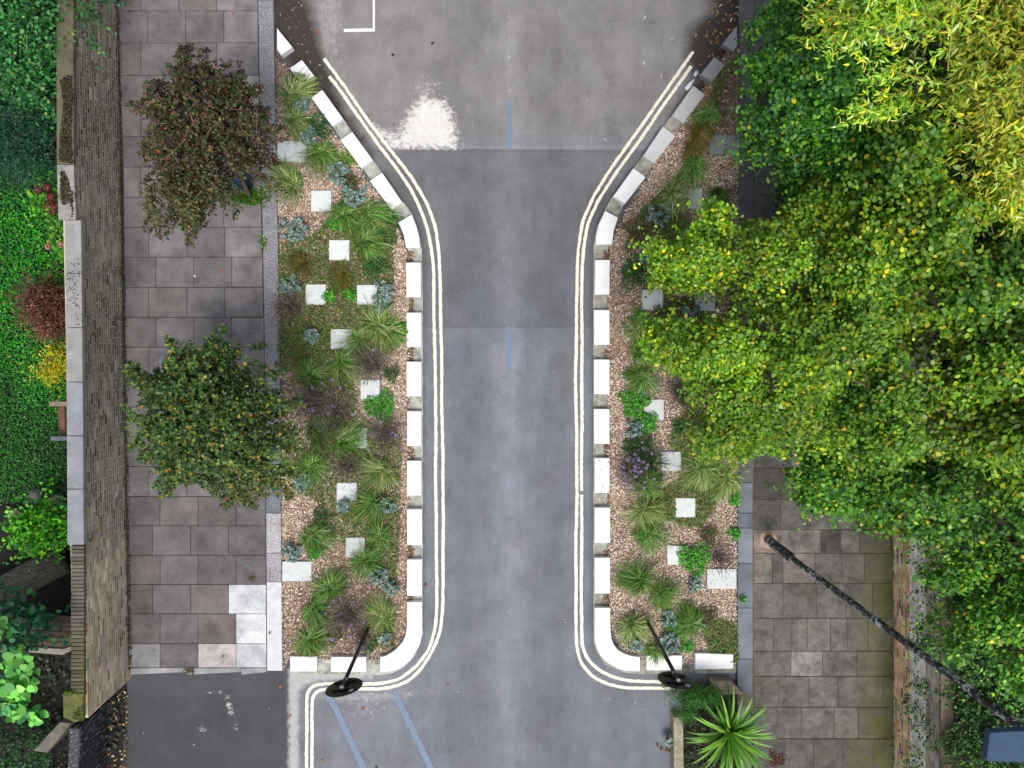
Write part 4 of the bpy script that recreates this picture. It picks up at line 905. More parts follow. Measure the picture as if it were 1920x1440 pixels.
ground_leaves('leaf_litter', [(233,-60),(1,-60),(1,-59)] and [(218,-60),(223,-60),(238,700),(247,1255),(240,1255),(232,700)], 2600, .03, [(3, (46, 44, 34)), (2, (60, 66, 36)), (1, (90, 80, 60))], (.0, .02), 'oval', 91, 'moss and debris coloured dark for corner shade where the pavement meets the left wall', 'moss', thr=-2, zb=.122)  # dark strip of moss that also paints the shade in the corner
ground_leaves('leaf_litter', [(1669,900),(1675,900),(1677,1500),(1672,1500)], 260, .03, [(3, (66, 60, 34)), (2, (74, 84, 36)), (1, (110, 96, 60))], (.0, .02), 'oval', 92, 'moss and debris where the old paving meets the orange brick wall', 'moss', thr=-2, zb=.122)
MO = [(3, (62, 50, 26)), (3, (44, 36, 22)), (1, (96, 84, 44)), (1, (80, 92, 30))]
ground_leaves('coping_moss', [(113,150),(120,200),(114,250),(112,302),(136,306),(134,240),(137,190),(135,140)], 2600, .028, MO, (.0, .025), 'oval', 94, 'dark brown moss mat on the top stones of the left wall', 'moss', thr=-1.3, fr=3, zb=zc + .003)
ground_leaves('coping_moss', [(115,316),(113,360),(122,408),(137,408),(136,360),(134,320)], 900, .026, MO, (.0, .02), 'oval', 95, 'broken dark moss on the second stone of the left wall', 'moss', thr=-.3, fr=4, zb=zc + .003)
ground_leaves('coping_moss', [(124,418),(122,500),(124,600),(148,612),(150,500),(138,420)], 110, .024, MO, (.0, .02), 'oval', 96, 'small moss spots on the pale coping stones', 'moss', thr=.9, fr=5, zb=zc + .003)
ground_leaves('coping_moss', [(119,1297),(155,1301),(154,1349),(120,1344)], 900, .03, [(3, (104, 130, 24)), (2, (70, 90, 20)), (1, (60, 52, 30))], (.0, .03), 'oval', 97, 'bright moss on the end cap of the left wall', 'moss', thr=.2, fr=5, zb=zc + .021)
# single fallen leaves
fl_leaves = [(600, 61, (170,84,70), 0, 'small reddish leaf on the road left of the white bay mark'), (739, 100, (60,58,60), 0, 'dark twig-like leaf on the road above the white spill'), (813, 78, (64,62,60), 0, 'dark leaf on the road between bay mark and blue centre line'), (1207, 36, (225,222,214), 0, 'pale leaf high on the road, right of its centre'), (1256, 73, (222,216,200), 0, 'pale slanting leaf on the road left of the brown damp patch'), (1210, 122, (228,226,220), 0, 'pale leaf on the road level with the top of the right yellow lines'), (1240, 147, (214,208,190), 0, 'thin pale leaf close beside the right yellow lines'), (1133, 258, (225,224,220), 0, 'small pale leaf on the road below the others, right of the blue mark'), (1306, 63, (210,206,190), 0, 'pale leaf on the brown damp patch at the top right'), (529, 1285, (172,108,70), 0, 'orange-brown leaf on the dark tarmac below the white slabs'), (684, 1327, (166,104,70), 0, 'orange leaf on the road between the two blue diagonals, near their tops'), (546, 1338, (156,104,74), 0, 'brown leaf on the pale gutter strip at the bottom'), (796, 1099, (110,66,54), 0, 'dark red-brown leaf beside the petal-strewn block'), (609, 1428, (160,116,76), 0, 'tan leaf between the yellow lines and the first blue diagonal'), (838, 1288, (150,112,80), 0, 'faint brown leaf on the road just right of the left yellow bend'), (703, 1437, (60,96,44), 0, 'green leaf at the bottom edge between the blue diagonals'), (413, 508, (206,96,72), .125, 'red-orange leaf on the left pavement between the two street trees'), (364, 515, (226,226,222), .125, 'tiny white fleck on the left pavement between the two street trees'), (463, 1052, (196,112,76), .125, 'orange leaf on the left pavement above the mossy patch'), (437, 22, (176,104,80), .125, 'orange-brown leaf at the top of the left pavement'), (243, 45, (120,66,58), .125, 'dull red leaf at the top left of the left pavement'), (427, 405, (96,46,50), .125, 'dark red leaf under the upper street tree'), (1246, 1402, (120,76,56), 0, 'clump of dead brown leaves on the road by the timber edge'), (503, 1187, (150,110,90), .13, 'brown leaf on the white kerb slab'), (415, 1232, (110,120,80), .13, 'greenish leaf on the pale slab at the bottom of the left pavement'), (1136, 1290, (164,124,96), 0, 'tan leaf at the outer edge of the right yellow bend')]
q = random.Random(12)
for (x, y, c, z, lb) in fl_leaves:
    p = P(x, y, z + .006); rs = np.random.default_rng(int(x)); n = 9 if 'clump' in lb else 1
    pos = p[None] + (rs.normal(0, .05, (n, 3)) * np.array([1, 1, .1]) if n > 1 else 0); a = q.uniform(0, 6.28)
    dirs = np.array([[math.cos(a), math.sin(a), .1]]) + (rs.normal(0, .8, (n, 3)) if n > 1 else 0)
    V, F, CC = leaf_mesh(pos, dirs, np.array([[.1, .2, 1.]]).repeat(n, 0), np.full(n, .085 if z == 0 else .07), np.tile(A(*c), (n, 1)), 'oval' if c[0] < 200 or z else 'lance', rs, curl=-.15)
    tag(mesh_obj('fallen_leaf', V, F, CC, M['leaf'], None, origin=p), lb, 'leaf', 'single fallen leaves')
for w_, n in petalspots:                                   # petals lying on the stones
    rs = np.random.default_rng(n); lo, hi = w_.min(0) + [.02, .02, 0], w_.max(0) - [.02, .02, 0]; p = rs.uniform(np.minimum(lo, hi), np.maximum(lo, hi), (n, 3)); p[:, 2] = w_[0, 2] + .004
    V, F, CC = leaf_mesh(p, rs.normal(size=(n, 3)) * [1, 1, 0], np.tile([0, 0, 1.], (n, 1)) + rs.normal(0, .2, (n, 3)), rs.uniform(.015, .034, n), pal(rs, n, [(2, (120, 96, 150)), (2, (96, 84, 116)), (1, (70, 66, 86))]), 'oval', rs)
    tag(mesh_obj('petals', V, F, CC, M['petal']), 'small purple petals strewn on a white stone', 'petals', kind='stuff')

# ------------------------------------------------------------------ bed plants
GP = {'g': [(4, (98, 148, 62)), (3, (68, 116, 46)), (2, (138, 172, 90)), (1.3, (184, 202, 146)), (1.2, (50, 86, 34)), (.5, (170, 150, 104))],
      'v': [(3, (150, 172, 100)), (3, (104, 142, 66)), (2, (196, 206, 150)), (2, (76, 114, 50)), (1, (214, 204, 160))],
      'd': [(3, (60, 100, 46)), (3, (84, 120, 56)), (2, (44, 76, 36)), (1, (130, 150, 80)), (.6, (150, 120, 80))],
      'o': [(3, (104, 110, 54)), (2, (138, 124, 70)), (2, (80, 92, 44)), (1, (156, 104, 64))]}
def tussock(px, py, r, kind, label, lean=(0, 0), n=None, h=.38):
    b = P(px, py, .3); b = P(px, py, .06) * .35 + b * .65; b[2] = .06
    R_ = r / 90 * 1.06; seed = int(px * 7 + py); rs = np.random.default_rng(seed); n = n or int(240 + 10.5 * r)
    az = rs.uniform(0, 6.283, n); L = R_ * rs.beta(5, 2.2, n) * 1.22; el = rs.uniform(.25, 1.35, n)
    a0, a1 = rs.uniform(0, 6.28, 2); az = az + .55 * np.sin(az - a0) + .2 * np.sin(3 * az + a1); L = L * (1 + .28 * np.cos(az - a0 + .4) + .12 * np.cos(2 * az + a1))
    sub = rs.normal(0, .05 * R_ / .45, (5, 2))[rs.integers(0, 5, n)]
    S = 5; s = np.linspace(0, 1, S)[None]; hor = (L * .5 + L * .5 * np.cos(el))[:, None] * s ** 1.12
    hh = (h * (.5 + .5 * rs.random(n)) * (R_ / .45) ** .5)[:, None]; z = hh * (2.1 * s - (1.15 + .9 * np.cos(el))[:, None] * s * s); z = np.maximum(z, .01 + 0 * s)
    tw = az[:, None] + rs.normal(0, .25, (n, 1)) * s
    x = np.cos(tw) * hor + lean[0] * R_ * s ** 2 + sub[:, :1] + rs.normal(0, .02, (n, 1)); y = np.sin(tw) * hor + lean[1] * R_ * s ** 2 + sub[:, 1:] + rs.normal(0, .02, (n, 1))
    w0 = rs.uniform(.003, .0058, (n, 1)) * (1 - .7 * s ** 2)
    px_, py_ = -np.sin(az)[:, None] * w0, np.cos(az)[:, None] * w0
    Pm = np.stack([x, y, z], -1) + b; off = np.stack([px_, py_, np.full_like(px_, .002)], -1)
    V = np.stack([Pm - off, Pm + off], 2).reshape(n, S * 2, 3)
    i = np.arange(S - 1) * 2; f = np.stack([i, i + 1, i + 3, i + 2], 1); F = (f[None] + (np.arange(n) * S * 2)[:, None, None]).reshape(-1, 4)
    c = pal(rs, n, GP[kind], .2, 1.18, 1.08); cc = np.repeat(c, S * 2, 0)
    o = mesh_obj('grass_tussock', V.reshape(-1, 3), F, cc, M['blade'], None, origin=b); return tag(o, label, 'ornamental grass', 'ornamental grass tussocks in the beds')
TUS = [
 (545,178,38,'v','pale striped tussock by the kerb, uppermost in the left bed'), (552,228,34,'v','pale striped tussock just above the oblong landing slab by the left kerb'),
 (603,285,40,'g','green tussock overlapping the right end of the upper landing slab'), (546,345,44,'v','shaggy pale tussock by the kerb below the upper landing slab'),
 (652,405,38,'g','green tussock left of the larger one, right of the highest square slab'), (690,403,42,'g','broad green tussock beside the last diagonal block of the left bed'),
 (683,458,42,'g','green tussock touching the right side of the second square slab, left bed'), (563,488,30,'o','olive-brown withered tussock near the kerb in the left bed'),
 (640,515,28,'o','small olive-brown withered tussock between two square slabs of the left bed'),
 (712,612,52,'v','largest tussock of the left bed, pale striped, beside the straight block row'), (678,640,40,'g','green tussock sprawling over the half-covered square slab'),
 (642,682,42,'g','spiky green tussock below the half-covered square slab'), (583,705,38,'g','loose green tussock left of the spiky one, near the kerb'),
 (600,808,48,'d','dark green tussock beside the lower street tree crown'), (635,835,44,'g','green tussock whose blades touch the petal-strewn square slab'),
 (590,872,42,'g','green tussock at the edge of the lower street tree, below the petal-strewn slab'), (715,882,42,'v','upright light tussock leaning to the fifth straight block, left bed'),
 (702,945,42,'g','green tussock right of the lowest-but-one square slab, left bed'), (582,1003,40,'g','green tussock above the oblong slab near the bottom of the left bed'),
 (712,1005,32,'g','small green tussock between the block row and the dull square slab'), (686,1055,38,'g','green tussock drooping from the dull lowest square slab'),
 (622,1105,40,'g','green tussock right of and below the lower oblong landing slab'), (586,1143,40,'g','middle green tussock of the column of three, bottom left of the left bed'),
 (583,1200,42,'g','green tussock just above the short corner block of the left bed'), (717,1155,42,'v','light green tussock at the foot of the left round sign'),
 (1333,212,30,'g','small green tussock among brown leaves, highest in the right bed'), (1316,250,28,'o','olive tussock just left of the dark grey landing slab'),
 (1303,277,26,'o','small olive tussock below and left of the dark grey landing slab'), (1303,312,34,'g','bright tussock below the dark grey landing slab'),
 (1262,362,38,'v','pale tussock overlapping the highest square slab of the right bed'), (1350,362,22,'d','dark small tussock at the tip of the yellow leaves by the right kerb'),
 (1197,613,36,'v','greyish striped tussock, top of the three stacked in the right bed'), (1200,657,40,'g','middle tussock of the three stacked beside the bark strip, right bed'),
 (1203,703,36,'g','lowest tussock of the three stacked beside the bark strip, right bed'), (1285,745,26,'d','dark thin tussock under the lime tree edge, right of a square slab'),
 (1333,842,40,'g','green tussock under the lime tree edge above two spiky ones'), (1310,878,44,'v','spiky pale tussock spreading over a square slab of the right bed'),
 (1360,897,42,'v','pale tussock against the right kerb below the lime tree'), (1212,907,44,'g','green tussock just below the purple-flowered plant'),
 (1207,955,42,'v','light tussock level with the slab on open chips, right bed'), (1212,1003,42,'g','green tussock left of the slightly skewed square slab'),
 (1203,1087,46,'g','green tussock beside the last straight block of the right bed'), (1238,1114,36,'g','green tussock joined to the right side of a bigger one, above the right sign foot'),
 (1184,1172,42,'v','very pale striped tussock inside the curved corner block, right bed'), (1296,1170,42,'g','bright green starry tussock above the lower right blocks'),
 (1234,1222,28,'g','low tussock draped over the block crossed by the right sign pole')]
for (x, y, r, k, lb) in TUS: tussock(x, y, r, k, lb, lean=(random.uniform(-.3, .3), random.uniform(-.35, .15)))
SV = [(3, (142, 168, 160)), (3, (118, 148, 142)), (2, (172, 192, 182)), (1.5, (88, 118, 108)), (1, (106, 142, 110))]
def spurge(px, py, r, label, pal_=SV):
    b = P(px, py, .06); rs = np.random.default_rng(int(px * 3 + py)); R_ = r / 90; root = thing('spurge_plant', b, label, 'blue-grey plant', 'blue-grey spurges in the beds')
    k = int(6 + r * .75); ang = rs.uniform(0, 6.28, k); rad = R_ * np.sqrt(rs.random(k)) * .85
    tips = np.column_stack([b[0] + np.cos(ang) * rad, b[1] + np.sin(ang) * rad, .16 + .12 * rs.random(k)]); m = MB()
    for t in tips: m.tube([b, (Vector(b) + Vector(t)) / 2 + Vector((0, 0, .05)), t], [.006, .005, .004], A(110, 120, 90), 4, False)
    m.build('stem', M['leaf'], root)
    n = 34; pos = np.repeat(tips, n, 0); a = rs.uniform(0, 6.28, len(pos)); e = rs.uniform(-.1, 1.2, len(pos)); pos[:, 2] -= rs.uniform(0, .07, len(pos))
    d = np.column_stack([np.cos(a) * np.cos(e), np.sin(a) * np.cos(e), np.sin(e)]); c = pal(rs, len(pos), pal_) * 1.1
    V, F, CC = leaf_mesh(pos, d, np.array([[0, 0, 1.]]) + rs.normal(0, .2, (len(pos), 3)), rs.uniform(.04, .075, len(pos)), c, 'oval', rs)
    mesh_obj('foliage', V, F, CC, M['leaf'], root)
for q_ in [(573,197,18,'blue-grey spurge beside the long third block, highest of its kind in the left bed'), (583,258,18,'blue-grey spurge at the end of the upper landing slab'), (638,330,22,'blue-grey spurge below the bright mossy cushion, left bed'), (668,366,25,'blue-grey spurge right of the highest square slab, left bed'), (553,434,28,'round silver-blue spurge by the kerb, standing alone on chips'), (550,535,22,'blue-grey spurge left of the square slab nearest the kerb'), (722,552,26,'silver spurge covering the corner of a square slab, left bed'), (716,578,15,'small spurge on top of the largest tussock, left bed'), (588,630,16,'small dull spurge left of the half-covered slab'), (573,903,20,'blue-grey spurge peeping from under the lower street tree'), (552,1031,18,'blue-grey spurge above the lower landing slab by the kerb'), (728,945,17,'blue-grey spurge squeezed between tussock and block row, left bed'), (712,1078,20,'blue-grey spurge right of the drooping tussock, near the petal-sprinkled block'), (737,1100,14,'small spurge inside the bark strip next to the petal-sprinkled block'), (722,1190,12,'tiny spurge inside the left curved corner block'), (646,945,12,'little spurge below the slab on bare chips'),
           (1237,402,28,'large blue-grey spurge left of the highest square slab, right bed'), (1217,483,24,'blue-grey spurge under the upper lobe of the lime tree'), (1293,588,19,'grey spurge below the stained grey slab'), (1187,803,18,'grey-leaved spurge above the purple flowers'), (1299,1093,17,'rosette-like blue spurge between leafy clump and tussock'), (1248,1155,17,'blue-grey spurge right of the right sign pole top end'), (1252,1200,24,'blue-grey spurge above the block crossed by the right sign pole'), (1190,1205,14,'spurge under the very pale tussock')]: spurge(*q_)
CL = {'b': [(3, (64, 140, 40)), (2, (88, 164, 52)), (2, (44, 106, 36))], 'm': [(4, (96, 150, 30)), (2, (124, 170, 40)), (1, (70, 116, 30))],
      'k': [(3, (44, 90, 38)), (2, (32, 70, 32)), (1, (70, 112, 46))], 'n': [(3, (64, 84, 42)), (2, (92, 76, 48)), (2, (44, 66, 36)), (.7, (132, 84, 52))]}
def clump(px, py, r, k, label, leaf=.04, h=.16):
    b = P(px, py, .06); rs = np.random.default_rng(int(px + py * 5)); R_ = r / 90; n = int(260 * (r / 18) ** 2 * (.04 / leaf) ** 1.3)
    a = rs.uniform(0, 6.28, n); f_ = 1 + .25 * np.sin(a * 3 + px) + .15 * np.sin(a * 5 + py); rad = R_ * np.sqrt(rs.random(n)) * f_
    z = .07 + h * np.sqrt(np.clip(1 - (rad / (R_ * 1.3)) ** 2, 0.02, 1)) * rs.uniform(.45, 1.1, n)
    pos = np.column_stack([b[0] + np.cos(a) * rad, b[1] + np.sin(a) * rad, z])
    k_ = rs.choice(n, min(n, 40), replace=False); mb = MB(); b0 = Vector(b)
    for i_ in k_: mb.tube([b0, b0.lerp(Vector(pos[i_]), .6) + Vector((0, 0, .015)), Vector(pos[i_])], [.004, .003, .002], tuple(A(70, 96, 40)), 3, False)
    V, F, CC = leaf_mesh(pos, rs.normal(size=(n, 3)) * [1, 1, .3], np.array([[0, 0, 1.]]) + rs.normal(0, .5, (n, 3)), leaf * rs.uniform(.6, 1.3, n), pal(rs, n, CL[k], gain=1.35, sat=1.1), 'oval' if k != 'b' else 'round', rs)
    kk = F.shape[1]; V = np.concatenate([V, np.array(mb.v)]); CC = np.concatenate([CC, np.array(mb.c)]); FF = [tuple(f_) for f_ in F] + [tuple(j_ + n * kk for j_ in f_) for f_ in mb.f]
    tag(mesh_obj('leafy_plant', V, FF, CC, M['leaf'], None, origin=b), label, 'low plant', 'low leafy plants in the beds')
for q_ in [(655,300,17,'m','bright yellow-green cushion beside the fourth diagonal block, left bed',.018,.12), (600,240,24,'k','dark green leafy plant left of the long third block'), (560,155,18,'n','brownish green weedy plant at the top of the left bed'), (660,345,18,'n','reddish green low plant between two blue-grey spurges, left bed'), (722,432,30,'k','dark green leafy plant right of the second square slab'), (705,500,26,'k','dark leafy patch above the spurge-covered slab'), (742,622,24,'b','bright green plant peeping out right of the largest tussock'), (735,700,15,'k','narrow dark green plant beside the third straight block'), (715,762,28,'b','ragged green plant below the slab in the middle of the left bed',.03), (605,968,18,'k','dark green plant at the top of the tussock above the oblong slab'), (620,995,14,'k','dark green tuft right of the tussock above the oblong slab'), (592,1030,17,'b','bright green plant under the tussock above the oblong slab'), (692,1207,15,'k','dark green tuft at the foot of the left sign pole'), (628,1190,15,'n','weedy plant right of the lowest left tussock'), (620,555,12,'b','small bright green weed between the two level square slabs'), (658,552,12,'b','small green weed touching the left side of the spurge-covered slab'), (633,420,14,'b','small bright weed above the second square slab'),
           (1195,440,28,'n','reddish green plant below the brightest diagonal block, right bed',.035), (1190,515,30,'k','dark green leafy patch beside the first straight block, right bed'), (1196,594,15,'b','green plant under the left square slab of the pair',.035), (1235,595,20,'n','mixed weedy plant between the square slab pair'), (1188,755,26,'b','bright green trefoil plant left of a square slab, right bed',.035), (1212,790,20,'b','bright green plant just above the purple flowers'), (1198,835,28,'k','dark green mass among the purple flowers'), (1300,1045,30,'b','lush bright green round-leaved clump beside the skewed slab',.04,.2), (1270,798,15,'k','dark green tuft right of a square slab under the lime tree'), (1325,1150,18,'n','weedy plant right of the starry tussock'), (1268,1172,18,'b','bright green plant left of the starry tussock',.03), (1285,1208,14,'b','green plant above the gap between the lower right blocks'), (1280,578,16,'n','weedy plant between slab pair and lime leaves'), (1374,935,12,'b','small weed at the kerb of the right bed'), (1376,998,12,'b','small bright weed at the kerb, lower in the right bed'), (1325,1000,18,'n','sparse weed right of the slab on open chips'), (1390,1120,7,'b','weed tuft growing at the grey kerb joint')]: clump(*q_)
# hazy dry stems with or without flowers
HZ = [(3, (128, 114, 114)), (2, (154, 138, 140)), (2, (104, 98, 80)), (2, (104, 116, 74)), (1, (170, 152, 138))]
def haze_plant(px, py, r, flowers, label, cat='flowering plant', pal_=HZ):
    b = P(px, py, .06); root = thing('lavender_plant', b, label, cat, 'thin-stemmed flowering plants'); rs = np.random.default_rng(int(px + py)); n = int(r * 8); R_ = r / 90
    az = rs.uniform(0, 6.28, n); L = R_ * np.sqrt(rs.random(n)) * 1.1; S = 4; s = np.linspace(0, 1, S)[None]
    x = np.cos(az)[:, None] * L[:, None] * s; y = np.sin(az)[:, None] * L[:, None] * s; z = s * (.25 + .3 * rs.random((n, 1))); o = rs.normal(0, .08, (n, 2))
    Pm = np.stack([x + o[:, :1], y + o[:, 1:], z], -1) + b; a2 = rs.uniform(0, 6.28, n); off = np.stack([np.cos(a2), np.sin(a2), 0 * a2], -1)[:, None] * .004
    V = np.stack([Pm - off, Pm + off], 2).reshape(-1, 3); i = np.arange(S - 1) * 2; f = np.stack([i, i + 1, i + 3, i + 2], 1)
    F = (f[None] + (np.arange(n) * S * 2)[:, None, None]).reshape(-1, 4); mesh_obj('stems', V, F, np.repeat(pal(rs, n, pal_), S * 2, 0), M['blade'], root)
    tips = Pm[:, -1]; k = n * 3; pos = tips[rs.integers(0, n, k)] + rs.normal(0, .045, (k, 3)); pos[:, 2] -= rs.random(k) * .12
    V, F, CC = leaf_mesh(pos, rs.normal(size=(k, 3)), rs.normal(size=(k, 3)) * .6 + [0, 0, 1], rs.uniform(.012, .03, k), pal(rs, k, pal_), 'oval', rs); mesh_obj('foliage', V, F, CC, M['leaf'], root)
    for t in tips[rs.choice(n, min(flowers, n), replace=False)]:
        ballflower(root, t + [0, 0, .03], .028, [(3, (184, 156, 222)), (2, (164, 134, 206)), (1, (206, 184, 232))], 12, int(abs(t[0]) * 1e4), 'flower_head', .026)
for q_ in [(700,680,36,5,'purplish grey dry-stemmed plant between the largest tussock and the block row'), (630,768,44,7,'wide purplish grey plant left of the middle slab, left bed'), (585,752,32,4,'purplish grey plant by the kerb above the lower street tree'), (722,812,32,7,'dry plant with violet flecks between petal-strewn slab and blocks'), (655,870,26,0,'brownish dry-stemmed plant below the petal-strewn slab, left bed'), (652,1150,38,10,'violet-flecked dry plant left of the left round sign'), (682,1190,16,10,'dense little violet-flowered plant at the left sign foot'), (548,575,26,0,'brown dry stems by the kerb in the left bed'),
           (1178,880,28,22,'open purple-flowered plant leaning over the petal-strewn block'), (1345,1042,20,3,'dark wispy plant with one violet flower above the lower right landing slab'), (1272,735,26,0,'brown wispy plant under the lime tree edge'), (1310,800,24,0,'brown wispy plant above the spiky pale tussock')]: haze_plant(*q_)
haze_plant(1208, 862, 38, 30, 'dark green bushy plant covered in bright purple flowers, right bed', pal_=[(3, (72, 112, 62)), (2, (54, 88, 50)), (1, (104, 126, 84))])

# tufts growing in the paving
def tuft(px, py, rx, ry, z, n, label, cols_=GP['g'], hgt=.1):
    b = P(px, py, z); rs = np.random.default_rng(int(px)); o = np.column_stack([rs.normal(0, rx / 190, n), rs.normal(0, ry / 190, n), np.zeros(n)])
    d = rs.normal(size=(n, 3)) * [1, 1, 0] + [0, 0, .7]
    V, F, CC = leaf_mesh(b + o, d, rs.normal(size=(n, 3)) + [0, 0, 1], hgt * rs.uniform(.5, 1.3, n), pal(rs, n, cols_), 'lance', rs)
    tag(mesh_obj('grass_tuft', V, F, CC, M['blade'], None, origin=b), label, 'grass', 'grass tufts in the paving')
tuft(468, 370, 30, 13, .12, 700, 'bright green grass at the foot of the upper street tree', [(3, (64, 120, 30)), (2, (90, 150, 40)), (1, (130, 150, 60))])
tuft(487, 650, 14, 4, .12, 70, 'thin grass tuft in the paving joint above the lower street tree')
tuft(494, 455, 3, 12, .12, 70, 'small grass tuft between pavement and kerb, below the upper street tree')
tuft(500, 356, 12, 6, .12, 60, 'sparse grass between the kerb and the upper street tree foot')
tuft(472, 1083, 10, 10, .12, 260, 'square mossy patch in the left pavement above the white slabs', [(3, (104, 108, 50)), (1, (74, 84, 40)), (1, (150, 140, 90))], .03)
tuft(355, 1257, 9, 5, .12, 60, 'dry grass tuft at the bottom edge of the left pavement', GP['o'], .07)
for (x0, x1, y, lb) in ((434, 492, 595, 'thin moss line in the paving joint above the second street tree'), (425, 490, 539, 'faint moss line in the paving joint midway down the left pavement')):
    b = P((x0 + x1) / 2, y, .122); n = 260; rs = np.random.default_rng(x0); p = P(x0, y, .122) + (P(x1, y, .122) - P(x0, y, .122)) * rs.random((n, 1)) + rs.normal(0, .008, (n, 3)) * [1, 1, .2]
    V, F, CC = leaf_mesh(p, rs.normal(size=(n, 3)) * [1, 1, .2], np.tile([0, 0, 1.], (n, 1)), np.full(n, .018), pal(rs, n, [(1, (90, 100, 50)), (1, (66, 76, 36))]), 'oval', rs)
    tag(mesh_obj('moss_line', V, F, CC, M['leaf'], None, origin=b), lb, 'moss', kind='stuff')
# blue watering bag at the upper tree
b = P(461, 342, .12); m = MB(); m.tube([b, b + [0, 0, .02], b + [0, 0, .4], b + [0, 0, .52], b + [0, 0, .56]], [.15, .17, .16, .10, .04], A(20, 62, 92), 18)
tag(m.build('watering_bag', M['teal'], origin=b, smooth=True), 'dark blue watering bag round the foot of the upper street tree', 'watering bag')
# white bottle and cup
wb = thing('plastic_bottle', P(1292, 160, .02), 'white plastic bottle lying at the upper end of a grey-white block', 'bottle')
a = Vector(P(1286, 168, .055)); b = Vector(P(1298, 153, .055)); d = (b - a).normalized()
m = MB(); m.tube([a, a + d * .012, a.lerp(b, .7), b, b + d * .03], [.035, .045, .045, .018, .016], A(225, 228, 236), 14); m.build('body', M['plastic'], wb, smooth=True)
m = MB(); m.tube([b + d * .02, b + d * .05], [.02, .02], A(200, 204, 220), 12); m.build('cap', M['plastic'], wb)
a = Vector(P(1302, 143, .03)); b = Vector(P(1307, 134, .03)); m = MB(); m.tube([a, b, b.lerp(a, .5)], [.03, .045, .036], A(200, 202, 224), 14, True)
tag(m.build('plastic_cup', M['plastic'], origin=tuple(a), smooth=True), 'crushed white plastic cup between two grey blocks at the top right', 'cup')

# ------------------------------------------------------------------ round road signs (seen from behind and above)
def road_sign(bpx, tpx, rot, label):
    b = P(*bpx, .06); t = P(*tpx, 2.62); root = thing('road_sign', b, label, 'road sign', 'round signs at the mouth of the street')
    m = MB(); m.tube([b, t], .036, A(20, 22, 24), 16); m.build('pole', M['black'], root, smooth=True)
    m = MB(); tv = Vector(t); m.tube([tv - Vector((0, 0, .015)), tv + Vector((0, 0, .012)), tv + Vector((0, 0, .02))], [.043, .043, .03], A(120, 124, 128), 16); m.build('pole_cap', M['steel'], root, smooth=True)
    ca, sa = math.cos(rot), math.sin(rot); X = Vector((ca, sa, 0)); Y = Vector((sa, -ca, 0)); Z = Vector((0, 0, 1)); cen = tv + Y * .06 + Vector((0, 0, -.13))
    def disc(nm, r, y0, y1, mat, col):
        m = MB(); n = 48; vs = [cen + Y * y + X * r * math.cos(k * 2 * math.pi / n) + Z * r * math.sin(k * 2 * math.pi / n) for y in (y0, y1) for k in range(n)]
        m.add(vs, [tuple(range(n)), tuple(range(2 * n - 1, n - 1, -1))] + [(k, n + k, n + (k + 1) % n, (k + 1) % n) for k in range(n)], A(*col)); m.build(nm, mat, root)
    disc('sign_disc', .315, 0, .010, M['black'], (20, 22, 24)); disc('sign_rim', .325, .003, .008, M['black'], (30, 32, 34)); disc('sign_face', .30, .011, .014, M['red'], (170, 30, 30))
    for dz in (-.16, .10):
        m = MB(); c = cen - Y * .02 + Z * dz; e = [c + X * sx + Y * sy + Z * sz for sz in (-.018, .018) for sx, sy in ((-.2, -.012), (.2, -.012), (.2, .012), (-.2, .012))]
        m.add(e, [(3, 2, 1, 0), (4, 5, 6, 7), (0, 1, 5, 4), (1, 2, 6, 5), (2, 3, 7, 6), (3, 0, 4, 7)], A(26, 28, 30)); m.build('bracket', M['black'], root)
    m = MB(); m.tube([tv - Vector((0, 0, .27)), tv - Vector((0, 0, .22))], .048, A(90, 94, 98), 14); m.build('clamp', M['steel'], root)
    c = cen - Y * .007 + X * .16 + Z * .17
    m = MB(); m.add([c + X * a_ + Z * b_ for a_, b_ in ((-.04, -.045), (.04, -.045), (.04, .045), (-.04, .045))], [(0, 1, 2, 3)], A(200, 210, 214)); m.build('sticker', M['sticker'], root)
road_sign((693, 1172), (641, 1289), R(8), 'round black-backed road sign on a black pole at the left bed\'s lower end')
road_sign((1213, 1163), (1272, 1276), R(-6), 'round black-backed road sign on a black pole at the right bed\'s lower end')

# ------------------------------------------------------------------ lamp column
lb = P(1440, 1012, PZ); root = thing('lamp_column', lb, 'tall black lamp column with peeling paint and painted-in highlights rising from the right pavement', 'street lamp')
def on(px, py, z): return Vector(P(px, py, z))
c1 = on(1484, 1046, 1.15); c2 = on(1905, 1357, 6.75); c3 = on(1960, 1398, 7.15); bb = Vector(lb)
ax = (c2 - c1).normalized()
m = MB(); m.tube([bb, bb + Vector((0, 0, .02)), c1 - ax * .06, c1], [.10, .098, .098, .075], A(24, 25, 27), 20); m.build('base_section', M['column'], root, smooth=True)
m = MB(); m.tube([c1 - ax * .03, c1 + ax * .1, c1.lerp(c2, .4), c2, c3], [.078, .058, .056, .052, .05], A(24, 25, 27), 18); m.build('shaft', M['column'], root, smooth=True)
m = MB(); m.tube([c1 + ax * .02, c1 + ax * .09], [.068, .066], A(110, 114, 118), 16); m.build('collar', M['steel'], root)
lh = on(1900, 1400, 7.2)
m = MB(); m.tube([c3, on(1945, 1404, 7.25)], .035, A(24, 25, 27), 10); m.build('bracket', M['black'], root)
m = MB(); x0, y0 = P(1853, 1370, 7.32)[:2]; x1, y1 = P(1965, 1431, 7.32)[:2]
ring = []
for (cx, cy, a0) in ((x0 + .05, y0 - .05, 90), (x0 + .03, y1 + .06, 180), (x1 - .05, y1 + .03, 270), (x1 - .05, y0 - .03, 0)):
    for k in range(5): a_ = R(a0 + k * 22.5); ring.append((cx + math.cos(a_) * .03, cy + math.sin(a_) * .03))
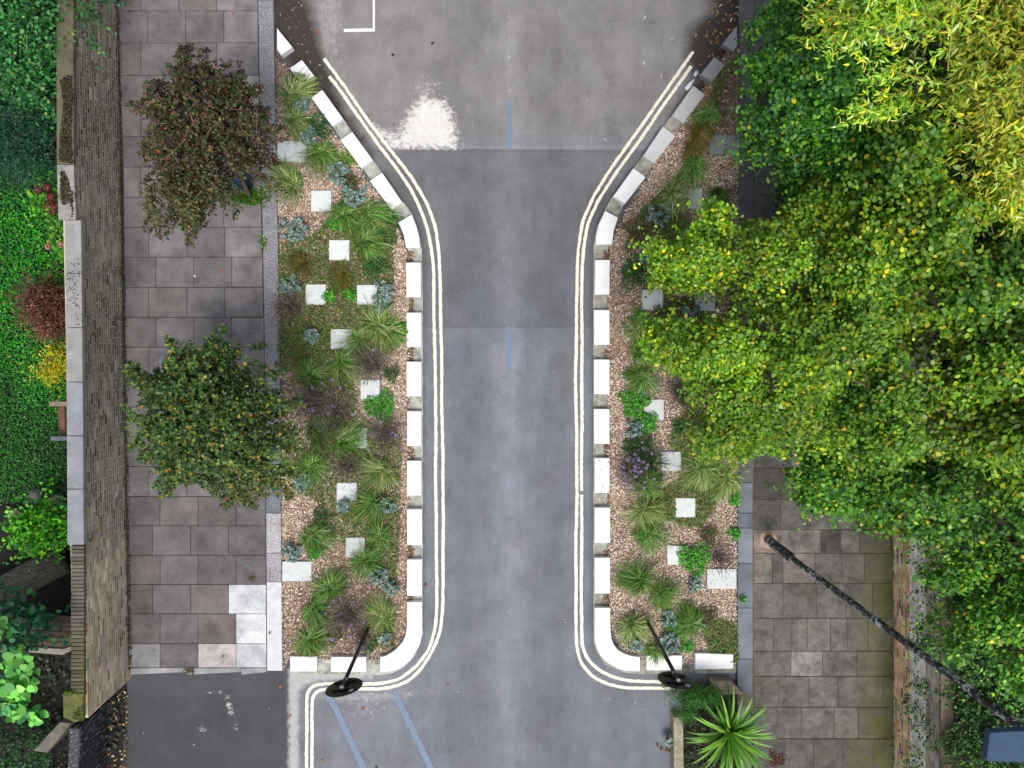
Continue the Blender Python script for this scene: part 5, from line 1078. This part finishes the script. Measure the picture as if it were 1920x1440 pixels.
m.prism(ring, 7.24, 7.32, A(60, 88, 128), .008); m.build('lamp_head', M['blue'], root)
m = MB(); m.prism([((p[0] - (x0 + x1) / 2) * .8 + (x0 + x1) / 2, (p[1] - (y0 + y1) / 2) * .8 + (y0 + y1) / 2) for p in ring], 7.225, 7.2405, A(210, 210, 205), .004); m.build('lens', M['sticker'], root)
# cement ring where the column stands
m = MB(); m.tube([bb + Vector((0, 0, -.02)), bb + Vector((0, 0, .012))], [.2, .19], A(164, 142, 122), 18); tag(m.build('mortar_patch', M['slab'], origin=lb), 'pinkish mortar patch round the foot of the lamp column', 'mortar patch')

# ------------------------------------------------------------------ spiky plant, timber edge, stone ledge
yc = P(1367, 1372, .8); root = thing('cordyline', (yc[0], yc[1], 0), 'spiky bright green palm-like plant in the corner bed beside the right pavement', 'palm-like plant')
m = MB(); m.tube([(yc[0], yc[1], 0), (yc[0], yc[1], .4), tuple(yc)], [.08, .07, .06], A(110, 96, 76), 12); m.build('trunk', M['wood'], root)
rs = np.random.default_rng(3); n = 92; V = []; F = []; CC = []
for i in range(n):
    a_ = i * 2.39996 + rs.normal(0, .15); t = i / n; el = R(8 + 62 * t + rs.normal(0, 6)) if i > 14 else R(rs.uniform(-25, 5)); L = rs.uniform(.9, 1.12) * (1 - .22 * t); d = np.array([math.cos(a_), math.sin(a_), 0.]); sd_ = np.array([-d[1], d[0], 0])
    c = A(*[(118, 170, 56), (92, 148, 48), (140, 188, 74), (74, 124, 44)][rs.integers(4)]) * (1 + rs.normal(0, .08)); S = 7
    for j in range(S):
        s = j / (S - 1); e = el - s * s * .5 * (1 - t * .5); hor = L * s * math.cos((el + e) / 2); zz = L * s * math.sin((el + e) / 2); w0 = .036 * (min(1, .45 + s * 2.2)) * (1 - s ** 2.4) + .0015
        p = yc + d * (hor + .02) + np.array([0, 0, zz]); lift = np.array([0, 0, w0 * .45]); k = .86 if j == 0 else 1
        V += [p - sd_ * w0 + lift, p, p + sd_ * w0 + lift]; CC += [c * k, c * 1.18 * k, c * k]
    b0 = i * S * 3
    for j in range(S - 1):
        q0 = b0 + j * 3; F += [(q0, q0 + 1, q0 + 4, q0 + 3), (q0 + 1, q0 + 2, q0 + 5, q0 + 4)]
mesh_obj('fronds', np.array(V), np.array(F), np.array(CC), M['leaf'], root)
ledge = P(1370, 1288, .16); m = MB(); m.prism([P(x, y, .24)[:2] for x, y in ((1335, 1278), (1372, 1278), (1396, 1302), (1340, 1304))], -.02, .24, A(150, 134, 116), .02)
tag(m.build('stone_ledge', M['flagold'], origin=ledge), 'tan wedge-shaped stone behind the lower right block, above the spiky plant', 'stone')
m = MB(); m.prism([P(x, y, .25)[:2] for x, y in ((1263, 1345), (1281, 1345), (1284, 1600), (1266, 1600))], -.02, .25, A(150, 142, 122), .012)
tag(m.build('timber_edging', M['wood'], origin=P(1272, 1400, 0)), 'weathered timber sleeper edging between road and corner bed', 'timber edging')
sheet('corner_bed_soil', [(1281, 1283), (1384, 1283), (1384, 1600), (1281, 1600)], .10, A(40, 34, 26), M['soil'])
YW = [(3, (44, 92, 30)), (2, (60, 112, 36)), (2, (30, 66, 26)), (.6, (90, 130, 50))]
shrub('yew_shrub', [(1250,1290),(1275,1284),(1330,1276),(1352,1290),(1345,1310),(1310,1320),(1300,1350),(1268,1345),(1252,1325)], (1295, 1305), .35, .75, .5, 700, 16, .035, YW, 'lance', 75, 'dark green fine-needled shrub partly behind the right round sign', domeR=.35, thr=-1.2, slen=(.1, .28))
ground_leaves('ground_cover', [(1284,1330),(1383,1330),(1384,1540),(1284,1540)], 2200, .05, [(3, (40, 70, 30)), (2, (30, 50, 26)), (1, (80, 60, 44))], (.02, .15), 'oval', 93, 'dark ground cover under the spiky plant', 'ground cover', thr=-.5, zb=.1)
for (x, y, lb_) in ((1253, 1383, 'tiny blue-grey seedling on the road by the timber edging'),):
    spurge(x, y, 7, lb_)
